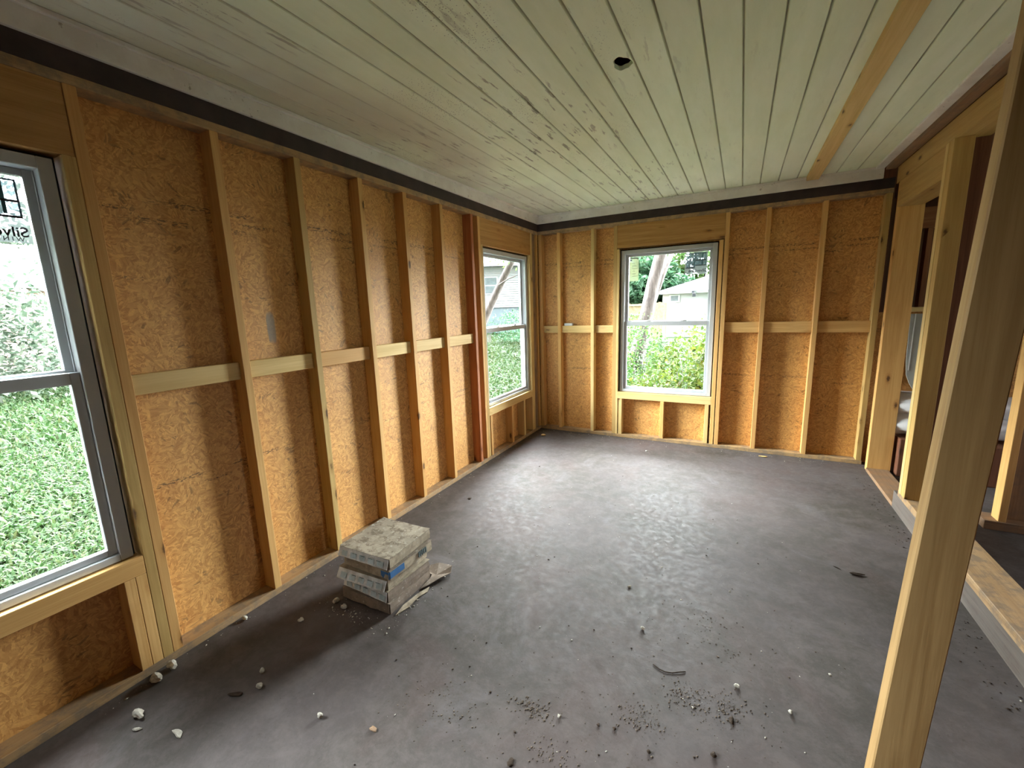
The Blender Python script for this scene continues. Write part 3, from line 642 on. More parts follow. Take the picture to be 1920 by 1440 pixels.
def carton(cx, cy, z0, rot, sx, sy, h, label, mats, slope=0.012, flap=0.02, sag=0.004, blue=False, tiltx=0.0, tilty=0.0, prints=True):
    """flat carton: tray body, lid sheet that overhangs, sloped end flap on the -y end"""
    o = empty('tile_carton', (cx, cy, z0), (tiltx, tilty, rot)); tag(o, label, 'carton', 'flat tile cartons in the stack')
    X, Y = sx/2, sy/2; bm = bmesh.new(); n = 6
    # body with slightly bulged walls
    lo = [(-X+.004,-Y+.006),(X-.004,-Y+.006),(X-.004,Y-.004),(-X+.004,Y-.004)]
    ring = []
    for k, (z, e) in enumerate(((0.0,0.0),(h*0.5,0.0025),(h-0.003,0.0))):
        r = []
        for i in range(4):
            a, b = Vector(lo[i]), Vector(lo[(i+1)%4])
            for j in range(n):
                p = a.lerp(b, j/n); d = Vector((p.x/X, p.y/Y)); jit = random.uniform(-1,1)*0.0016
                r.append(bm.verts.new((p.x + d.x*(e+jit), p.y + d.y*(e+jit), z)))
        ring.append(r)
    k = 4*n
    for a, b in zip(ring, ring[1:]):
        for i in range(k): bm.faces.new((a[i], a[(i+1)%k], b[(i+1)%k], b[i]))
    bm.faces.new(ring[0][::-1]); bm.faces.new(ring[-1])
    link('carton_body', to_mesh(bm, 'carton_body'), mats[1], o)
    # lid: warped grid sheet with thickness
    bm = bmesh.new(); g = 9; G = []
    for layer in (0, 1):
        for i in range(g):
            for j in range(g):
                u, v = i/(g-1)*2-1, j/(g-1)*2-1
                random.seed(i*37+j*11+int(cx*1e4)); dz = sag*(math.sin(u*3+cx*50)*0.5 + (u*u+v*v-1)*0.3) + random.uniform(-.001,.001)
                G.append(bm.verts.new((u*X, v*Y, h-0.003+0.001+dz*0.5 + (0.0025 if layer else 0.0) + (0.004*abs(u)**6))))
    idx = lambda l,i,j: G[l*g*g+i*g+j]
    for i in range(g-1):
        for j in range(g-1):
            bm.faces.new((idx(1,i,j), idx(1,i+1,j), idx(1,i+1,j+1), idx(1,i,j+1))); bm.faces.new((idx(0,i,j), idx(0,i,j+1), idx(0,i+1,j+1), idx(0,i+1,j)))
    for i in range(g-1):
        bm.faces.new((idx(0,i,0), idx(0,i+1,0), idx(1,i+1,0), idx(1,i,0))); bm.faces.new((idx(0,i,g-1), idx(1,i,g-1), idx(1,i+1,g-1), idx(0,i+1,g-1)))
        bm.faces.new((idx(0,0,i), idx(1,0,i), idx(1,0,i+1), idx(0,0,i+1))); bm.faces.new((idx(0,g-1,i), idx(0,g-1,i+1), idx(1,g-1,i+1), idx(1,g-1,i)))
    link('carton_lid', to_mesh(bm, 'carton_lid'), mats[0], o)
    # sloped end panel (white, printed)
    bm = bmesh.new(); x0, x1 = -X+0.002, X-0.006; yb, yt = -Y-flap, -Y-0.001; zb, zt = 0.006, h
    m_ = 8; A = []; B = []
    for i in range(m_+1):
        x = x0+(x1-x0)*i/m_; jz = random.uniform(-.003,.003); jy = random.uniform(-.003,.003)
        A.append((bm.verts.new((x, yt, zt)), bm.verts.new((x, yb+jy, zb+jz+0.004)))); B.append((bm.verts.new((x, yt+0.003, zt-0.002)), bm.verts.new((x, yb+jy+0.003, zb+jz+0.003))))
    for i in range(m_):
        bm.faces.new((A[i][0], A[i+1][0], A[i+1][1], A[i][1])); bm.faces.new((B[i][0], B[i][1], B[i+1][1], B[i+1][0]))
        bm.faces.new((A[i][0], B[i][0], B[i+1][0], A[i+1][0])); bm.faces.new((A[i][1], A[i+1][1], B[i+1][1], B[i][1]))
    for i in (0, m_): bm.faces.new((A[i][0], A[i][1], B[i][1], B[i][0]))
    ef = link('end_flap', to_mesh(bm, 'end_flap'), mats[2], o); ef['label'] = 'sloping end flap of the carton'
    if prints:   # printed strips on the sloping end
        L = bmesh.new(); sl = (yt-yb)/(zt-zb)
        def pq(xa, xb, za, zc):
            vs = []
            for x, z in ((xa,za),(xb,za),(xb,zc),(xa,zc)): vs.append(L.verts.new((x, yb+(z-zb)*sl-0.0045, z)))
            L.faces.new(vs)
        for k2 in range(5):
            xa = x0+0.025+k2*0.062; pq(xa, xa+0.040, zb+0.012, zb+0.012+(h*0.45))
            link('printed_label', to_mesh(L, 'printed_label'), LBL, ef); L = bmesh.new()
        for k2 in range(4):
            pq(x0+0.10+k2*0.055, x0+0.10+k2*0.055+0.030, h*0.70, h*0.76)
            link('printed_mark', to_mesh(L, 'printed_mark'), DINK, ef); L = bmesh.new()
        L.free()
    if blue:
        boxes('blue_corner_print', [((X-0.0035,-Y+0.004,h*0.25),(X+0.0012,-Y+0.105,h*0.86)), ((X-0.060,-Y-0.002,h*0.2),(X-0.004,-Y+0.007,h*0.9))], BLUEBOX, o)
        for q in range(5): boxes('printed_mark', [((X-0.001,Y-0.115+q*0.014,h*0.25),(X+0.0024,Y-0.107+q*0.014,h*0.85))], DINK, o)
    return o
H1 = 0.060
carton(0.524,-3.275,0.000,0.02,0.342,0.330,H1,'crushed brown tile carton at the bottom of the stack on the floor',(CBROWN,CBROWN,CBROWN),flap=0.006,prints=False)
carton(0.530,-3.268,0.0655,-0.03,0.325,0.325,H1,'second carton from the floor with pale white printed end',(CSIDE,CBROWN,CWHITE),flap=0.012)
carton(0.512,-3.270,0.131,0.05,0.335,0.335,H1-.004,'middle carton of the stack, printed white end sticking out furthest',(CSIDE,CSIDE,CWHITE),flap=0.028)
carton(0.545,-3.262,0.1925,-0.02,0.335,0.330,H1-.006,'carton just below the topmost, blue print on its corner',(CBROWN,CSIDE,CSIDE),flap=0.004,blue=True,prints=False)
carton(0.530,-3.262,0.254,0.035,0.345,0.335,0.054,'topmost carton of the stack with dusty mottled lid',(CTOP,CSIDE,CWHITE),flap=0.020)
def torn(name, pts, z, m, label, curl=0.02):
    bm = bmesh.new(); P = [Vector((x + random.uniform(-.012,.012), y + random.uniform(-.012,.012), z + curl*random.uniform(0, 1))) for x, y in pts]; c = sum(P, Vector())/len(P); c.z = z+0.004
    def lay(dz): return [bm.verts.new(p+Vector((0,0,dz))) for p in P], bm.verts.new(c+Vector((0,0,dz)))
    (t1, c1), (t0, c0) = lay(0.003), lay(0.0); n = len(P)
    for i in range(n):
        bm.faces.new((t1[i], t1[(i+1)%n], c1)); bm.faces.new((t0[(i+1)%n], t0[i], c0)); bm.faces.new((t0[i], t0[(i+1)%n], t1[(i+1)%n], t1[i]))
    o = link(name, to_mesh(bm, name), m); tag(o, label, 'cardboard scrap'); return o
torn('cardboard_scrap', [(0.70,-3.12),(0.705,-3.20),(0.74,-3.17),(0.76,-3.10),(0.785,-3.04),(0.765,-2.98),(0.72,-2.955),(0.66,-3.00),(0.60,-3.07),(0.68,-3.09)], 0.002, CBROWN, 'torn brown cardboard flap on the floor behind the carton stack', 0.028)
torn('cardboard_scrap', [(0.715,-3.42),(0.74,-3.36),(0.735,-3.25),(0.755,-3.20),(0.73,-3.17),(0.712,-3.24),(0.712,-3.36)], 0.001, CSIDE, 'thin torn cardboard strip along the right foot of the stack', 0.015)

# ------------------------------------------------------------------ debris
PLAST = plain('plaster_chunk', (0.50,0.47,0.40), 0.9, 40, 0.25); DARKC = plain('dark_chunk', (0.05,0.035,0.025), 0.9, 40, 0.3); GRIT = plain('brown_grit', (0.13,0.10,0.075), 0.95, 40, 0.4)
def rock_v(n_, size, flat):
    base = np.array([(1,0,0),(-1,0,0),(0,1,0),(0,-1,0),(0,0,1),(0,0,-1),(.6,.6,.5),(-.6,.5,-.5),(.5,-.6,-.4),(-.5,-.6,.5)], float)
    return base
from itertools import product
def chunk(name, x, y, sx, sy, sz, m, label, cat, group=None, rot=0.0, base=0.0):
    bm = bmesh.new(); bmesh.ops.create_icosphere(bm, subdivisions=2, radius=1.0)
    ph = [random.uniform(0, 6) for _ in range(3)]
    for v in bm.verts:
        r = 1 + 0.22*math.sin(3*v.co.x+ph[0]) + 0.18*math.sin(4*v.co.y+ph[1]) + random.uniform(-.10,.10)
        v.co = Vector((v.co.x*r*sx, v.co.y*r*sy, v.co.z*r*sz))
    if m is DARKC:
        for v in bm.verts: v.co.z *= 0.6
    zm = min(v.co.z for v in bm.verts)
    for v in bm.verts: v.co.z -= zm
    o = link(name, to_mesh(bm, name), m, None, (x, y, base)); o.rotation_euler = (0,0,rot); return tag(o, label, cat, group)
chunk('plaster_chunk', 0.060,-4.185, .030,.020,.016, PLAST, 'pale plaster lump at the foot of the near window studs, left one', 'plaster chunk')
chunk('plaster_chunk', 0.048,-4.118, .020,.024,.017, PLAST, 'pale plaster lump at the foot of the near window studs, right one', 'plaster chunk')
chunk('plaster_chunk', 0.203,-4.297, .030,.017,.012, PLAST, 'dim grey plaster lump in the dark lower left of the floor', 'plaster chunk')
chunk('plaster_chunk', 0.262,-4.325, .020,.006,.004, PLAST, 'tiny pale sliver lying below the dim grey lump', 'plaster chunk', rot=.6)
chunk('plaster_chunk', 0.418,-4.262, .024,.012,.004, PLAST, 'flat pale flake on the floor at lower left', 'plaster chunk')
chunk('wood_splinter', 0.443,-4.069, .030,.009,.007, DARKC, 'dark wood splinter on the floor below the near window', 'splinter', rot=.5)
chunk('plaster_chunk', 0.440,-3.950, .012,.010,.009, PLAST, 'small white crumb, upper of the pair left of the box stack', 'plaster chunk')
chunk('plaster_chunk', 0.508,-4.001, .013,.012,.011, PLAST, 'small white crumb, lower of the pair left of the box stack', 'plaster chunk')
chunk('plaster_chunk', 0.034,-3.790, .014,.012,.010, PLAST, 'white crumb against the left wall plate under the first lone stud', 'plaster chunk')
chunk('plaster_chunk', 0.311,-3.669, .014,.012,.008, PLAST, 'beige crumb on the floor left of the carton stack', 'plaster chunk')
chunk('plaster_chunk', 0.352,-3.492, .017,.014,.012, PLAST, 'white lump at the left foot of the carton stack', 'plaster chunk')
chunk('plaster_chunk', 0.435,-3.505, .016,.013,.013, PLAST, 'white lump before the bottom carton front', 'plaster chunk')
chunk('plaster_chunk', 0.849,-3.975, .012,.010,.009, PLAST, 'beige crumb on the bare floor below the carton stack', 'plaster chunk')
chunk('plaster_chunk', 0.306,-2.126, .016,.012,.006, DARKC, 'dark flake on floor near the wall beyond the stack', 'debris chip')
chunk('plaster_chunk', 1.871,-2.973, .010,.008,.008, PLAST, 'white chip in the middle of the floor above the wire', 'plaster chunk')
chunk('plaster_chunk', 1.742,-2.686, .014,.006,.004, PLAST, 'small white shaving in the middle of the floor', 'plaster chunk', rot=.8)
chunk('plaster_chunk', 1.678,-3.563, .006,.006,.007, PLAST, 'tiny white crumb at the bottom centre of the floor', 'plaster chunk')
chunk('plaster_chunk', 2.271,-3.120, .009,.007,.008, PLAST, 'white crumb beside the right grit patch', 'plaster chunk')
chunk('plaster_chunk', 2.449,-3.157, .008,.006,.006, PLAST, 'white crumb just left of the leaning near post', 'plaster chunk')
chunk('wood_splinter', 2.254,-3.290, .007,.015,.008, DARKC, 'upright dark splinter at the grit patch edge', 'splinter')
chunk('dirt_clod', 2.005,-3.544, .008,.008,.007, DARKC, 'dark round clod low in the centre right of the floor', 'dirt clod')
chunk('dirt_clod', 2.203,-3.455, .011,.010,.008, DARKC, 'dark round clod left of the leaning post foot', 'dirt clod')
chunk('dirt_clod', 1.875,-3.514, .007,.007,.006, DARKC, 'dark clod, right one of the close pair at bottom centre', 'dirt clod')
chunk('dirt_clod', 1.818,-3.526, .006,.006,.005, DARKC, 'dark clod, left one of the close pair at bottom centre', 'dirt clod')
chunk('dirt_clod', 1.591,-3.789, .014,.012,.006, DARKC, 'dark clod at the bottom edge of the picture', 'dirt clod')
chunk('wood_chip', 1.075,-3.917, .014,.009,.004, BROWNW, 'brown wood chip on the lower left floor', 'wood chip')
chunk('bark_scrap', 2.863,-2.030, .034,.016,.008, DARKC, 'black curled scrap on the floor near the curb', 'scrap', rot=.2)
chunk('wood_splinter', 2.775,-2.000, .022,.004,.003, DARKC, 'thin dark splinter left of the black curled scrap', 'splinter', rot=-.6)
chunk('plaster_chunk', 3.085,-2.420, .032,.011,.006, PLAST, 'white flake on the floor right of the leaning post by the curb', 'plaster chunk', rot=-.9)
chunk('wood_chip', 1.400,-0.40, .012,.008,.005, PLAST, 'pale chip on the floor below the far window', 'wood chip')
chunk('wood_chip', 2.471,-0.120, .032,.012,.006, PINEL, 'flat pale wood chip by the far wall plate', 'wood chip')
chunk('wood_chip', 0.165,-0.30, .040,.020,.010, PINEL, 'pale wood offcut on the floor in the far left corner', 'wood chip', rot=.5)
bm = bmesh.new(); pts = [(1.951,-3.157,.003),(1.978,-3.172,.003),(2.002,-3.176,.003),(2.030,-3.168,.003),(2.055,-3.152,.004),(2.079,-3.137,.003)]
tube(bm, pts, 0.0022, 7); o = link('bent_wire', to_mesh(bm, 'bent_wire'), DARKC); tag(o, 'thin dark bent wire lying on the floor, right of centre', 'wire')

def crumbs(name, blobs, m, label, smin, smax):
    base = np.array([(1,0,0),(0,1,0),(-1,0,0),(0,-1,0),(0,0,1),(0,0,-.6)], float); tri = np.array([(0,1,4),(1,2,4),(2,3,4),(3,0,4),(1,0,5),(2,1,5),(3,2,5),(0,3,5)])
    V = []; F = []; k = 0
    for (cx, cy, sx, sy, n) in blobs:
        for _ in range(n):
            x, y = rng.normal(cx, sx), rng.normal(cy, sy)
            if x < 0.012 or y > -0.012 or x > 3.255: continue
            if 0.335 < x < 0.715 and -3.45 < y < -3.09: continue
            s = smin + (smax-smin)*rng.random()**3; a = rng.uniform(0, 6.28); R_ = np.array([(math.cos(a),-math.sin(a),0),(math.sin(a),math.cos(a),0),(0,0,1)])
            b = (base*(1+rng.uniform(-.35,.35,(6,1))))*np.array([s*rng.uniform(.7,1.6), s, s*rng.uniform(.35,.8)])
            V.append(b@R_.T + np.array([x, y, s*0.35])); F.append(tri+k); k += 6
    o = mesh_np(name, np.concatenate(V), np.concatenate(F), m); tag(o, label, 'debris', kind='stuff')
B1 = [(2.103,-3.255,.05,.04,300),(2.24,-3.24,.035,.05,220),(1.57,-3.575,.045,.02,240),(1.95,-3.43,.05,.03,200),(2.27,-2.95,.05,.04,50),(2.14,-2.82,.05,.06,60),(1.268,-3.724,.12,.06,200),(1.715,-3.70,.06,.03,150),(1.9,-3.6,.3,.15,200),(2.2,-3.0,.25,.3,160)]
crumbs('floor_grit', B1, GRIT, 'patches of brown grit and sawdust on the near floor', 0.0010, 0.0042)
B2 = [(1.6,-2.6,.8,.9,170),(0.55,-3.52,.13,.03,100),(0.75,-3.3,.03,.12,50),(0.35,-3.5,.05,.05,14),(2.3,-2.9,.4,.6,60)]
B2 += [(0.035,-y,.03,.12,16) for y in (0.4,0.8,1.3,1.8,2.3,2.8,3.3,3.8,4.2)] + [(x,-0.06,.14,.05,22) for x in (0.2,0.5,0.9,1.3,1.7,2.1,2.5,2.9)]
crumbs('plaster_crumbs', B2, PLAST, 'pale plaster crumbs scattered over the floor and along the plates', 0.0010, 0.0056)
B3 = [(3.20,-y,.035,.10,34) for y in (0.5,0.9,1.2,1.5,1.8,2.1,2.4,2.7)] + [(1.7,-2.2,.7,.9,110),(1.4,-3.5,.5,.3,60)]
crumbs('dark_dirt', B3, DARKC, 'dark dirt crumbs along the curb and across the slab', 0.0012, 0.0062)

# ------------------------------------------------------------------ outside: ground and lawn
GZ = -0.30
bm = bmesh.new(); bm_box(bm, (-60,-40,GZ-0.3), (40,60,GZ)); o = link('lawn_ground', to_mesh(bm, 'lawn_ground'), SOIL); o['kind'] = 'structure'
struct('foundation', [((-0.28,-6.6,GZ),(7.2,2.02,-0.22))], DRYWALL)
def grass():
    P = []
    def patch(x0, x1, y0, y1, n, h):
        P.append(np.stack([rng.uniform(x0, x1, n), rng.uniform(y0, y1, n), np.full(n, h)], 1))
    patch(-3.2,-0.3,-6.0,-1.0, 42000, 0.055); patch(-7,-3.2,-7.0,3.0, 60000, 0.075); patch(-15,-7,-6,8, 45000, 0.12); patch(-30,-15,-6,16, 26000, 0.18)
    patch(-7,-0.5,-1,9, 42000, 0.11); patch(-14,-4,8,22, 30000, 0.18); patch(-6,8,0.6,16, 36000, 0.13)
    P = np.concatenate(P); n = len(P); h = P[:,2]*rng.uniform(.6,1.5,n); a = rng.uniform(0,6.283,n); lean = rng.uniform(.2,1.3,n)
    w = h*rng.uniform(.08,.16,n); dx, dy = np.cos(a), np.sin(a); b = P.copy(); b[:,2] = GZ
    mid = b + np.stack([dx*h*lean*.35, dy*h*lean*.35, h*.6], 1); tip = b + np.stack([dx*h*lean, dy*h*lean, h*(1.1-.4*lean)], 1); s = np.stack([-dy*w, dx*w, 0*w], 1)
    V = np.stack([b-s, b+s, mid+s, mid-s, tip], 1).reshape(-1,3); k = np.arange(n)*5
    F = np.stack([np.stack([k,k+1,k+2],1), np.stack([k,k+2,k+3],1), np.stack([k+3,k+2,k+4],1)],1).reshape(-1,3)
    o = mesh_np('lawn_grass', V, F, LGRASS); tag(o, 'bright green lawn grass around the house', 'grass', kind='stuff')
grass()

def shrub(loc, r, h, n, size, m, label, group=None, name='shrub', stems=7):
    r0 = empty(name, (loc[0], loc[1], GZ)); tag(r0, label, 'shrub', group)
    u = rng.normal(size=(n,3)); u /= np.linalg.norm(u, axis=1)[:,None]; rad = rng.uniform(.45,1.05,n)**.6
    lump = 1 + .22*np.sin(u[:,0]*5+loc[0]) + .18*np.sin(u[:,1]*6+loc[1]*3)
    C = u*rad[:,None]*lump[:,None]*np.array([r, r, h*.52]); C[:,2] += h*.5; C = C[C[:,2] > 0.02]
    leaf_cloud('foliage', C, size, m, r0)
    bm = bmesh.new()
    for i in range(stems):
        a = i*2.4; tube(bm, [(0.04*math.cos(a), 0.04*math.sin(a), 0), (r*.3*math.cos(a), r*.3*math.sin(a), h*.45), (r*.6*math.cos(a+.2), r*.6*math.sin(a+.2), h*.85)], [.010,.007,.003], 5)
    link('stem', to_mesh(bm, 'stem'), BARK, r0); return r0
def tree(base, top, r, cr, crown, n, size, m, label, extra=(), name='tree', group=None, cat='tree', bark=None):
    t = empty(name, (base[0], base[1], GZ)); tag(t, label, cat, group); b = Vector((base[0], base[1], GZ)); T = Vector(top)
    bm = bmesh.new(); pts = [b.lerp(T, k/6) - b + Vector((math.sin(k*1.3)*r*.25, math.cos(k*1.7)*r*.2, 0)) for k in range(7)]
    tube(bm, pts, [r*(1.25 if k == 0 else 1.0-.055*k) for k in range(7)], 14)
    for (p, q, ra, rb) in extra:
        p, q = Vector(p)-b, Vector(q)-b; tube(bm, [p, p.lerp(q,.5)+Vector((0,0,(q-p).length*.04)), q], [ra, (ra+rb)/2, rb], 10)
    link('trunk', to_mesh(bm, 'trunk'), bark or BARK, t)
    if n:
        cc = Vector(crown) - b; u = rng.normal(size=(n,3)); u /= np.linalg.norm(u, axis=1)[:,None]; rad = rng.uniform(.2,1.0,n)**.45
        lump = 1 + .25*np.sin(u[:,0]*6+base[0]) + .22*np.sin(u[:,2]*7+base[1]) + .15*np.sin(u[:,1]*11)
        C = u*(rad*lump)[:,None]*np.array(cr) + np.array(cc); leaf_cloud('crown', C, size, m, t)
    return t
# weeds and shrubs beyond the far window
GW = 'weeds growing outside the far window'
spec = [(-0.9,3.6,.75,1.45,1900,.075,LBLUE,'cool green bushy weeds at the left of the far window view'), (0.35,3.9,.75,1.42,1900,.075,LWEED,'mid green bushy weeds left of centre through the far window'),
        (1.35,3.3,.62,1.30,1700,.080,LYEL,'yellow-green weeds in the middle of the far window view'), (1.95,2.0,.50,1.52,1500,.095,LYEL,'tall broad-leaved yellow-green plant close outside the far window, right'),
        (0.25,2.3,.60,0.95,1700,.075,LWEED,'low bright weeds close outside the far window, left'), (1.15,1.9,.55,0.82,1700,.075,LYEL,'low yellow-green weeds close under the far window'),
        (-0.5,2.6,.60,0.90,1400,.075,LWEED,'low weeds at the left edge near the far window'), (2.9,3.4,.8,1.5,1500,.085,LWEED,'leafy weeds further right of the far window'),
        (1.9,5.4,1.0,1.55,1500,.09,LYEL,'pale bushy weeds in the back row near the garage')]
for x, y, r, h, n, s, m, lb in spec: shrub((x, y), r, h, n, s, m, lb, GW, 'weed_clump')
# shrubs beyond the corner window and the near window
for x, y, r, h, n, s, m, lb in [(-5.2,12.5,1.5,1.75,2600,.13,LBLUE,'dense green hedge bush left in the corner window view'), (-3.4,13.2,1.4,1.7,2400,.13,LBLUE,'dense green hedge bush right in the corner window view'),
                                (-7.2,14.5,1.6,1.8,2200,.14,LBLUE,'hedge bush behind the lawn at the far left of the corner window'), (-1.8,10.5,1.1,1.5,1900,.11,LWEED,'round bush between the corner window view and the tree trunk')]:
    shrub((x, y), r, h, n, s, m, lb, 'bushes at the edge of the back lawn', 'hedge_bush')
for x, y, r, h, n, s, m, lb in [(-13.5,-2.6,2.2,3.6,3600,.17,LGREY,'feathery grey-green bush seen through the near window, left'), (-15.5,-0.2,2.0,3.0,3200,.17,LGREY,'feathery grey-green bush seen through the near window, right'),
                                (-12.5,0.8,1.3,1.6,2000,.13,LBLUE,'lower dark green bush beside the feathery bushes')]:
    shrub((x, y), r, h, n, s, m, lb, 'bushes beyond the side lawn', 'tall_bush', 11)
# big leaning trunk beyond the far window, with a paler fork
tree((-0.42,7.0),(0.66,7.2,4.3),.20,(2.6,2.4,1.3),(0.9,7.4,5.7),2600,.16,LTREE,'large grey-brown leaning tree trunk beyond the far window',
     extra=[((-0.05,7.0,1.0),(0.62,7.9,3.4),.085,.05),((0.40,7.1,3.2),(-0.9,7.0,4.9),.10,.05)], name='leaning_tree')
tree((-7.4,9.2),(-5.2,9.6,3.7),.18,(2.2,2.0,1.0),(-4.6,9.8,4.05),1700,.15,LTREE,'tree with slanting limb in the upper corner window view',
     extra=[((-5.6,9.5,3.4),(-3.6,9.8,4.2),.08,.03),((-6.0,9.4,2.4),(-4.9,9.2,2.75),.03,.008)], name='slanting_tree')
GT = 'trees beyond the back fence'
bt = [(-9.5,40,8,3.8,'leftmost tree behind the fence line'),(-6.2,32.5,8,3.0,'second tree from the left behind the fence line'),(-0.6,30.5,7.5,3.0,'pale tree behind the fence, left of the garage'),(4.6,35,9,3.6,'bright green tree rising behind the garage roof'),
      (9.5,31,7.5,3.4,'tree behind the right end of the garage'),(-17.5,40,9,4.2,'tall tree behind the white house'),(-3.4,26,4.4,2.0,'smaller tree close behind the fence')]
for i, (x, y, h, r, lb) in enumerate(bt):
    tree((x, y), (x+.3, y, h*.75), .22, (r, r, h*.46), (x, y, h*.56), 5200, .40, (LTREE, LYEL, LTREE, LYEL, LBLUE, LTREE, LBLUE)[i], lb, group=GT)
for i, (x, y, h, r, lb) in enumerate([(-33,-8,9,4.0,'broad tree far beyond the side lawn, left'),(-33,2,9.5,4.4,'broad tree far beyond the side lawn, middle'),(-32,12.5,9.5,4.4,'broad tree far beyond the side lawn, right')]):
    tree((x, y), (x, y, h*.7), .22, (r, r, h*.46), (x, y, h*.56), 4200, .40, LGREY if i else LTREE, lb, group='trees beyond the side lawn')

# garage
SIDING = plain('white_garage_paint', (0.28,0.285,0.29), 0.7, 2, 0.04); ROOFM = plain('grey_roof_shingles', (0.065,0.068,0.075), 0.9, 22, 0.35, bumpd=0.01); DGLASS = plain('dark_window_pane', (0.10,0.12,0.13), 0.12, 3, 0.2)
gr = empty('garage', (2.1,23,GZ)); tag(gr, 'white garage with low grey hip roof behind the far window', 'garage')
def loc(o, p=gr): return o
def gbox(name, lst, m, par, bev=0): 
    l = par.location; L = [(tuple(a-b for a, b in zip(lo, l)), tuple(a-b for a, b in zip(hi, l))) for lo, hi in lst]; return boxes(name, L, m, par, bev)
gbox('wall', [((-1.65,20,GZ),(6.3,26,2.06))], SIDING, gr)
gbox('fascia', [((-1.92,19.75,2.04),(6.6,19.79,2.17)), ((-1.92,19.79,2.04),(-1.88,26.3,2.17)), ((-1.88,19.79,2.06),(6.6,20.0,2.08))], SIDING, gr)
bm = bmesh.new(); l = gr.location; e = [Vector(p)-l for p in ((-1.95,19.72,2.17),(6.6,19.72,2.17),(6.6,26.3,2.17),(-1.95,26.3,2.17))]; rdg = [Vector(p)-l for p in ((1.35,23.0,3.32),(3.3,23.0,3.32))]
v = [bm.verts.new(p) for p in e+rdg]
for q in ((0,1,5,4),(1,2,5),(2,3,4,5),(3,0,4),(3,2,1,0)): bm.faces.new([v[i] for i in q])
link('roof', to_mesh(bm, 'roof'), ROOFM, gr)
gw = gbox('garage_window', [((-1.30,19.965,1.58),(-0.76,19.999,1.99))], VINYL, gr); boxes('pane', [((-1.22-2.1,19.955-23,1.66-GZ),(-0.84-2.1,19.964-23,1.93-GZ))], DGLASS, gw)
gbox('flood_light', [((-0.14,19.60,2.02),(-0.02,19.74,2.16)), ((-0.10,19.50,1.84),(0.06,19.62,2.03))], BLACKINK, gr, 0.01)
# fence
FEN = plain('pale_fence_wood', (0.27,0.20,0.13), 0.85, 8, 0.2); FEN2 = plain('fence_rail_wood', (0.33,0.26,0.18), 0.85, 8, 0.2)
fe = empty('wood_fence', (-1.7,18.8,GZ)); tag(fe, 'pale wooden board fence behind the leaning trunk', 'fence')
bd = bmesh.new(); l = fe.location
for i in range(37):
    x = -6.6+i*0.145; h = 1.60 + 0.02*math.sin(i*1.7) - (0.0 if x > -2.4 else 0.05); bm_box(bd, (x-l.x, 0.0, 0.03), (x+0.137-l.x, 0.022, h+0.3))
link('boards', to_mesh(bd, 'boards'), FEN, fe)
for z in (0.45,1.0,1.5): gbox('rail', [((-6.6,18.74,z-0.04),(-2.35,18.79,z+0.05))], FEN2, fe)
for i in range(2): gbox('post', [((-6.2+i*2.3,18.66,GZ),(-6.1+i*2.3,18.74,1.62))], FEN2, fe)
tb = empty('garden_table', (-0.6,16.0,GZ)); tag(tb, 'small low garden table in front of the white garage', 'table')
gbox('table_top', [((-1.0,15.7,0.68),(-0.15,16.3,0.73))], STEEL, tb, .005)
for x, y in ((-.97,15.75),(-.2,15.75),(-.97,16.22),(-.2,16.22)): gbox('leg', [((x,y,GZ),(x+.04,y+.04,0.68))], STEEL, tb)

# clapboard house seen through the corner window
BLK = plain('grey_foundation_paint', (0.13,0.16,0.175), 0.85, 2, 0.12)
hs = empty('clapboard_house', (-12.0,22.0,GZ), (0,0,math.radians(32))); tag(hs, 'white clapboard house on a grey basement, beyond the corner window', 'house')
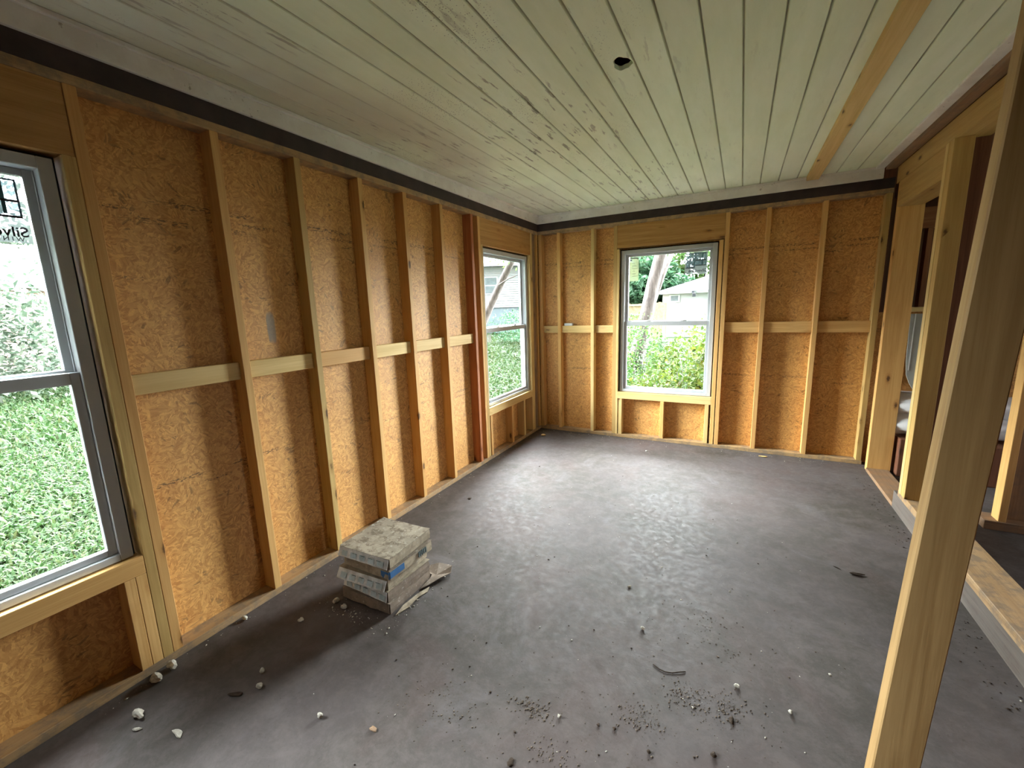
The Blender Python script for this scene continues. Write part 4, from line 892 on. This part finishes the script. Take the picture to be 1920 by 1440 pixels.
# local x along the facade, y to the back
bm = bmesh.new(); n = 18; zf = 1.93; dz = 0.155
for i in range(n):
    z = zf+i*dz; q = [bm.verts.new(p) for p in ((-9,-0.028,z),(8,-0.028,z),(8,0.0,z+dz),(-9,0.0,z+dz),(-9,0.0,z),(8,0.0,z))]
    bm.faces.new(q[:4]); bm.faces.new((q[4], q[5], q[1], q[0]))
for x in (-9,8):
    q = [bm.verts.new(p) for p in ((x,0,zf),(x,7,zf),(x,7,zf+n*dz),(x,0,zf+n*dz))]; bm.faces.new(q)
q = [bm.verts.new(p) for p in ((-9,7,zf),(8,7,zf),(8,7,zf+n*dz),(-9,7,zf+n*dz))]; bm.faces.new(q)
link('siding', to_mesh(bm, 'siding'), SIDING, hs)
boxes('basement_wall', [((-8.97,0.02,0),(7.97,6.98,1.93))], BLK, hs)
bm = bmesh.new(); zt = zf+n*dz; v = [bm.verts.new(p) for p in ((-9.5,-.5,zt),(8.5,-.5,zt),(8.5,7.5,zt),(-9.5,7.5,zt),(-9.5,3.5,zt+1.9),(8.5,3.5,zt+1.9))]
for q in ((0,1,5,4),(1,2,5),(2,3,4,5),(3,0,4),(3,2,1,0)): bm.faces.new([v[i] for i in q])
link('roof', to_mesh(bm, 'roof'), ROOFM, hs)
for cx, z0, z1, w_ in ((-1.55,2.85,4.05,0.95),(2.3,3.35,4.05,1.0),(-5.0,2.85,4.05,0.95),(5.4,2.85,4.05,0.95)):
    wn = boxes('house_window', [((cx-w_/2,-.06,z0),(cx+w_/2,-.03,z1))], VINYL, hs); mz = (z0+z1)/2
    boxes('pane', [((cx-w_/2+.07,-.07,z0+.07),(cx+w_/2-.07,-.061,mz-.03)), ((cx-w_/2+.07,-.07,mz+.03),(cx+w_/2-.07,-.061,z1-.07))], DGLASS, wn)
boxes('downspout', [((0.55,-.12,1.3),(0.64,-.03,zt))], VINYL, hs)

# brick house with porch far beyond the side lawn
BRK = plain('pinkish_brick', (0.36,0.22,0.18), 0.9, 30, 0.35)
bh = empty('brick_house', (-21,-0.5,GZ), (0,0,math.radians(84))); tag(bh, 'pinkish brick house far across the side lawn, behind bushes', 'house')
boxes('wall', [((-7,0,0),(9,6,3.1))], BRK, bh)
bm = bmesh.new(); v = [bm.verts.new(p) for p in ((-7.5,-.6,3.1),(9.5,-.6,3.1),(9.5,6.6,3.1),(-7.5,6.6,3.1),(-7.5,3,5.0),(9.5,3,5.0))]
for q in ((0,1,5,4),(1,2,5),(2,3,4,5),(3,0,4),(3,2,1,0)): bm.faces.new([v[i] for i in q])
link('roof', to_mesh(bm, 'roof'), ROOFM, bh)
for cx in (-4.5,-1.0,3.0,6.5):
    wn = boxes('house_window', [((cx-.6,-.05,1.1),(cx+.6,-.001,2.4))], VINYL, bh); boxes('pane', [((cx-.5,-.06,1.2),(cx+.5,-.051,2.3))], DGLASS, wn)
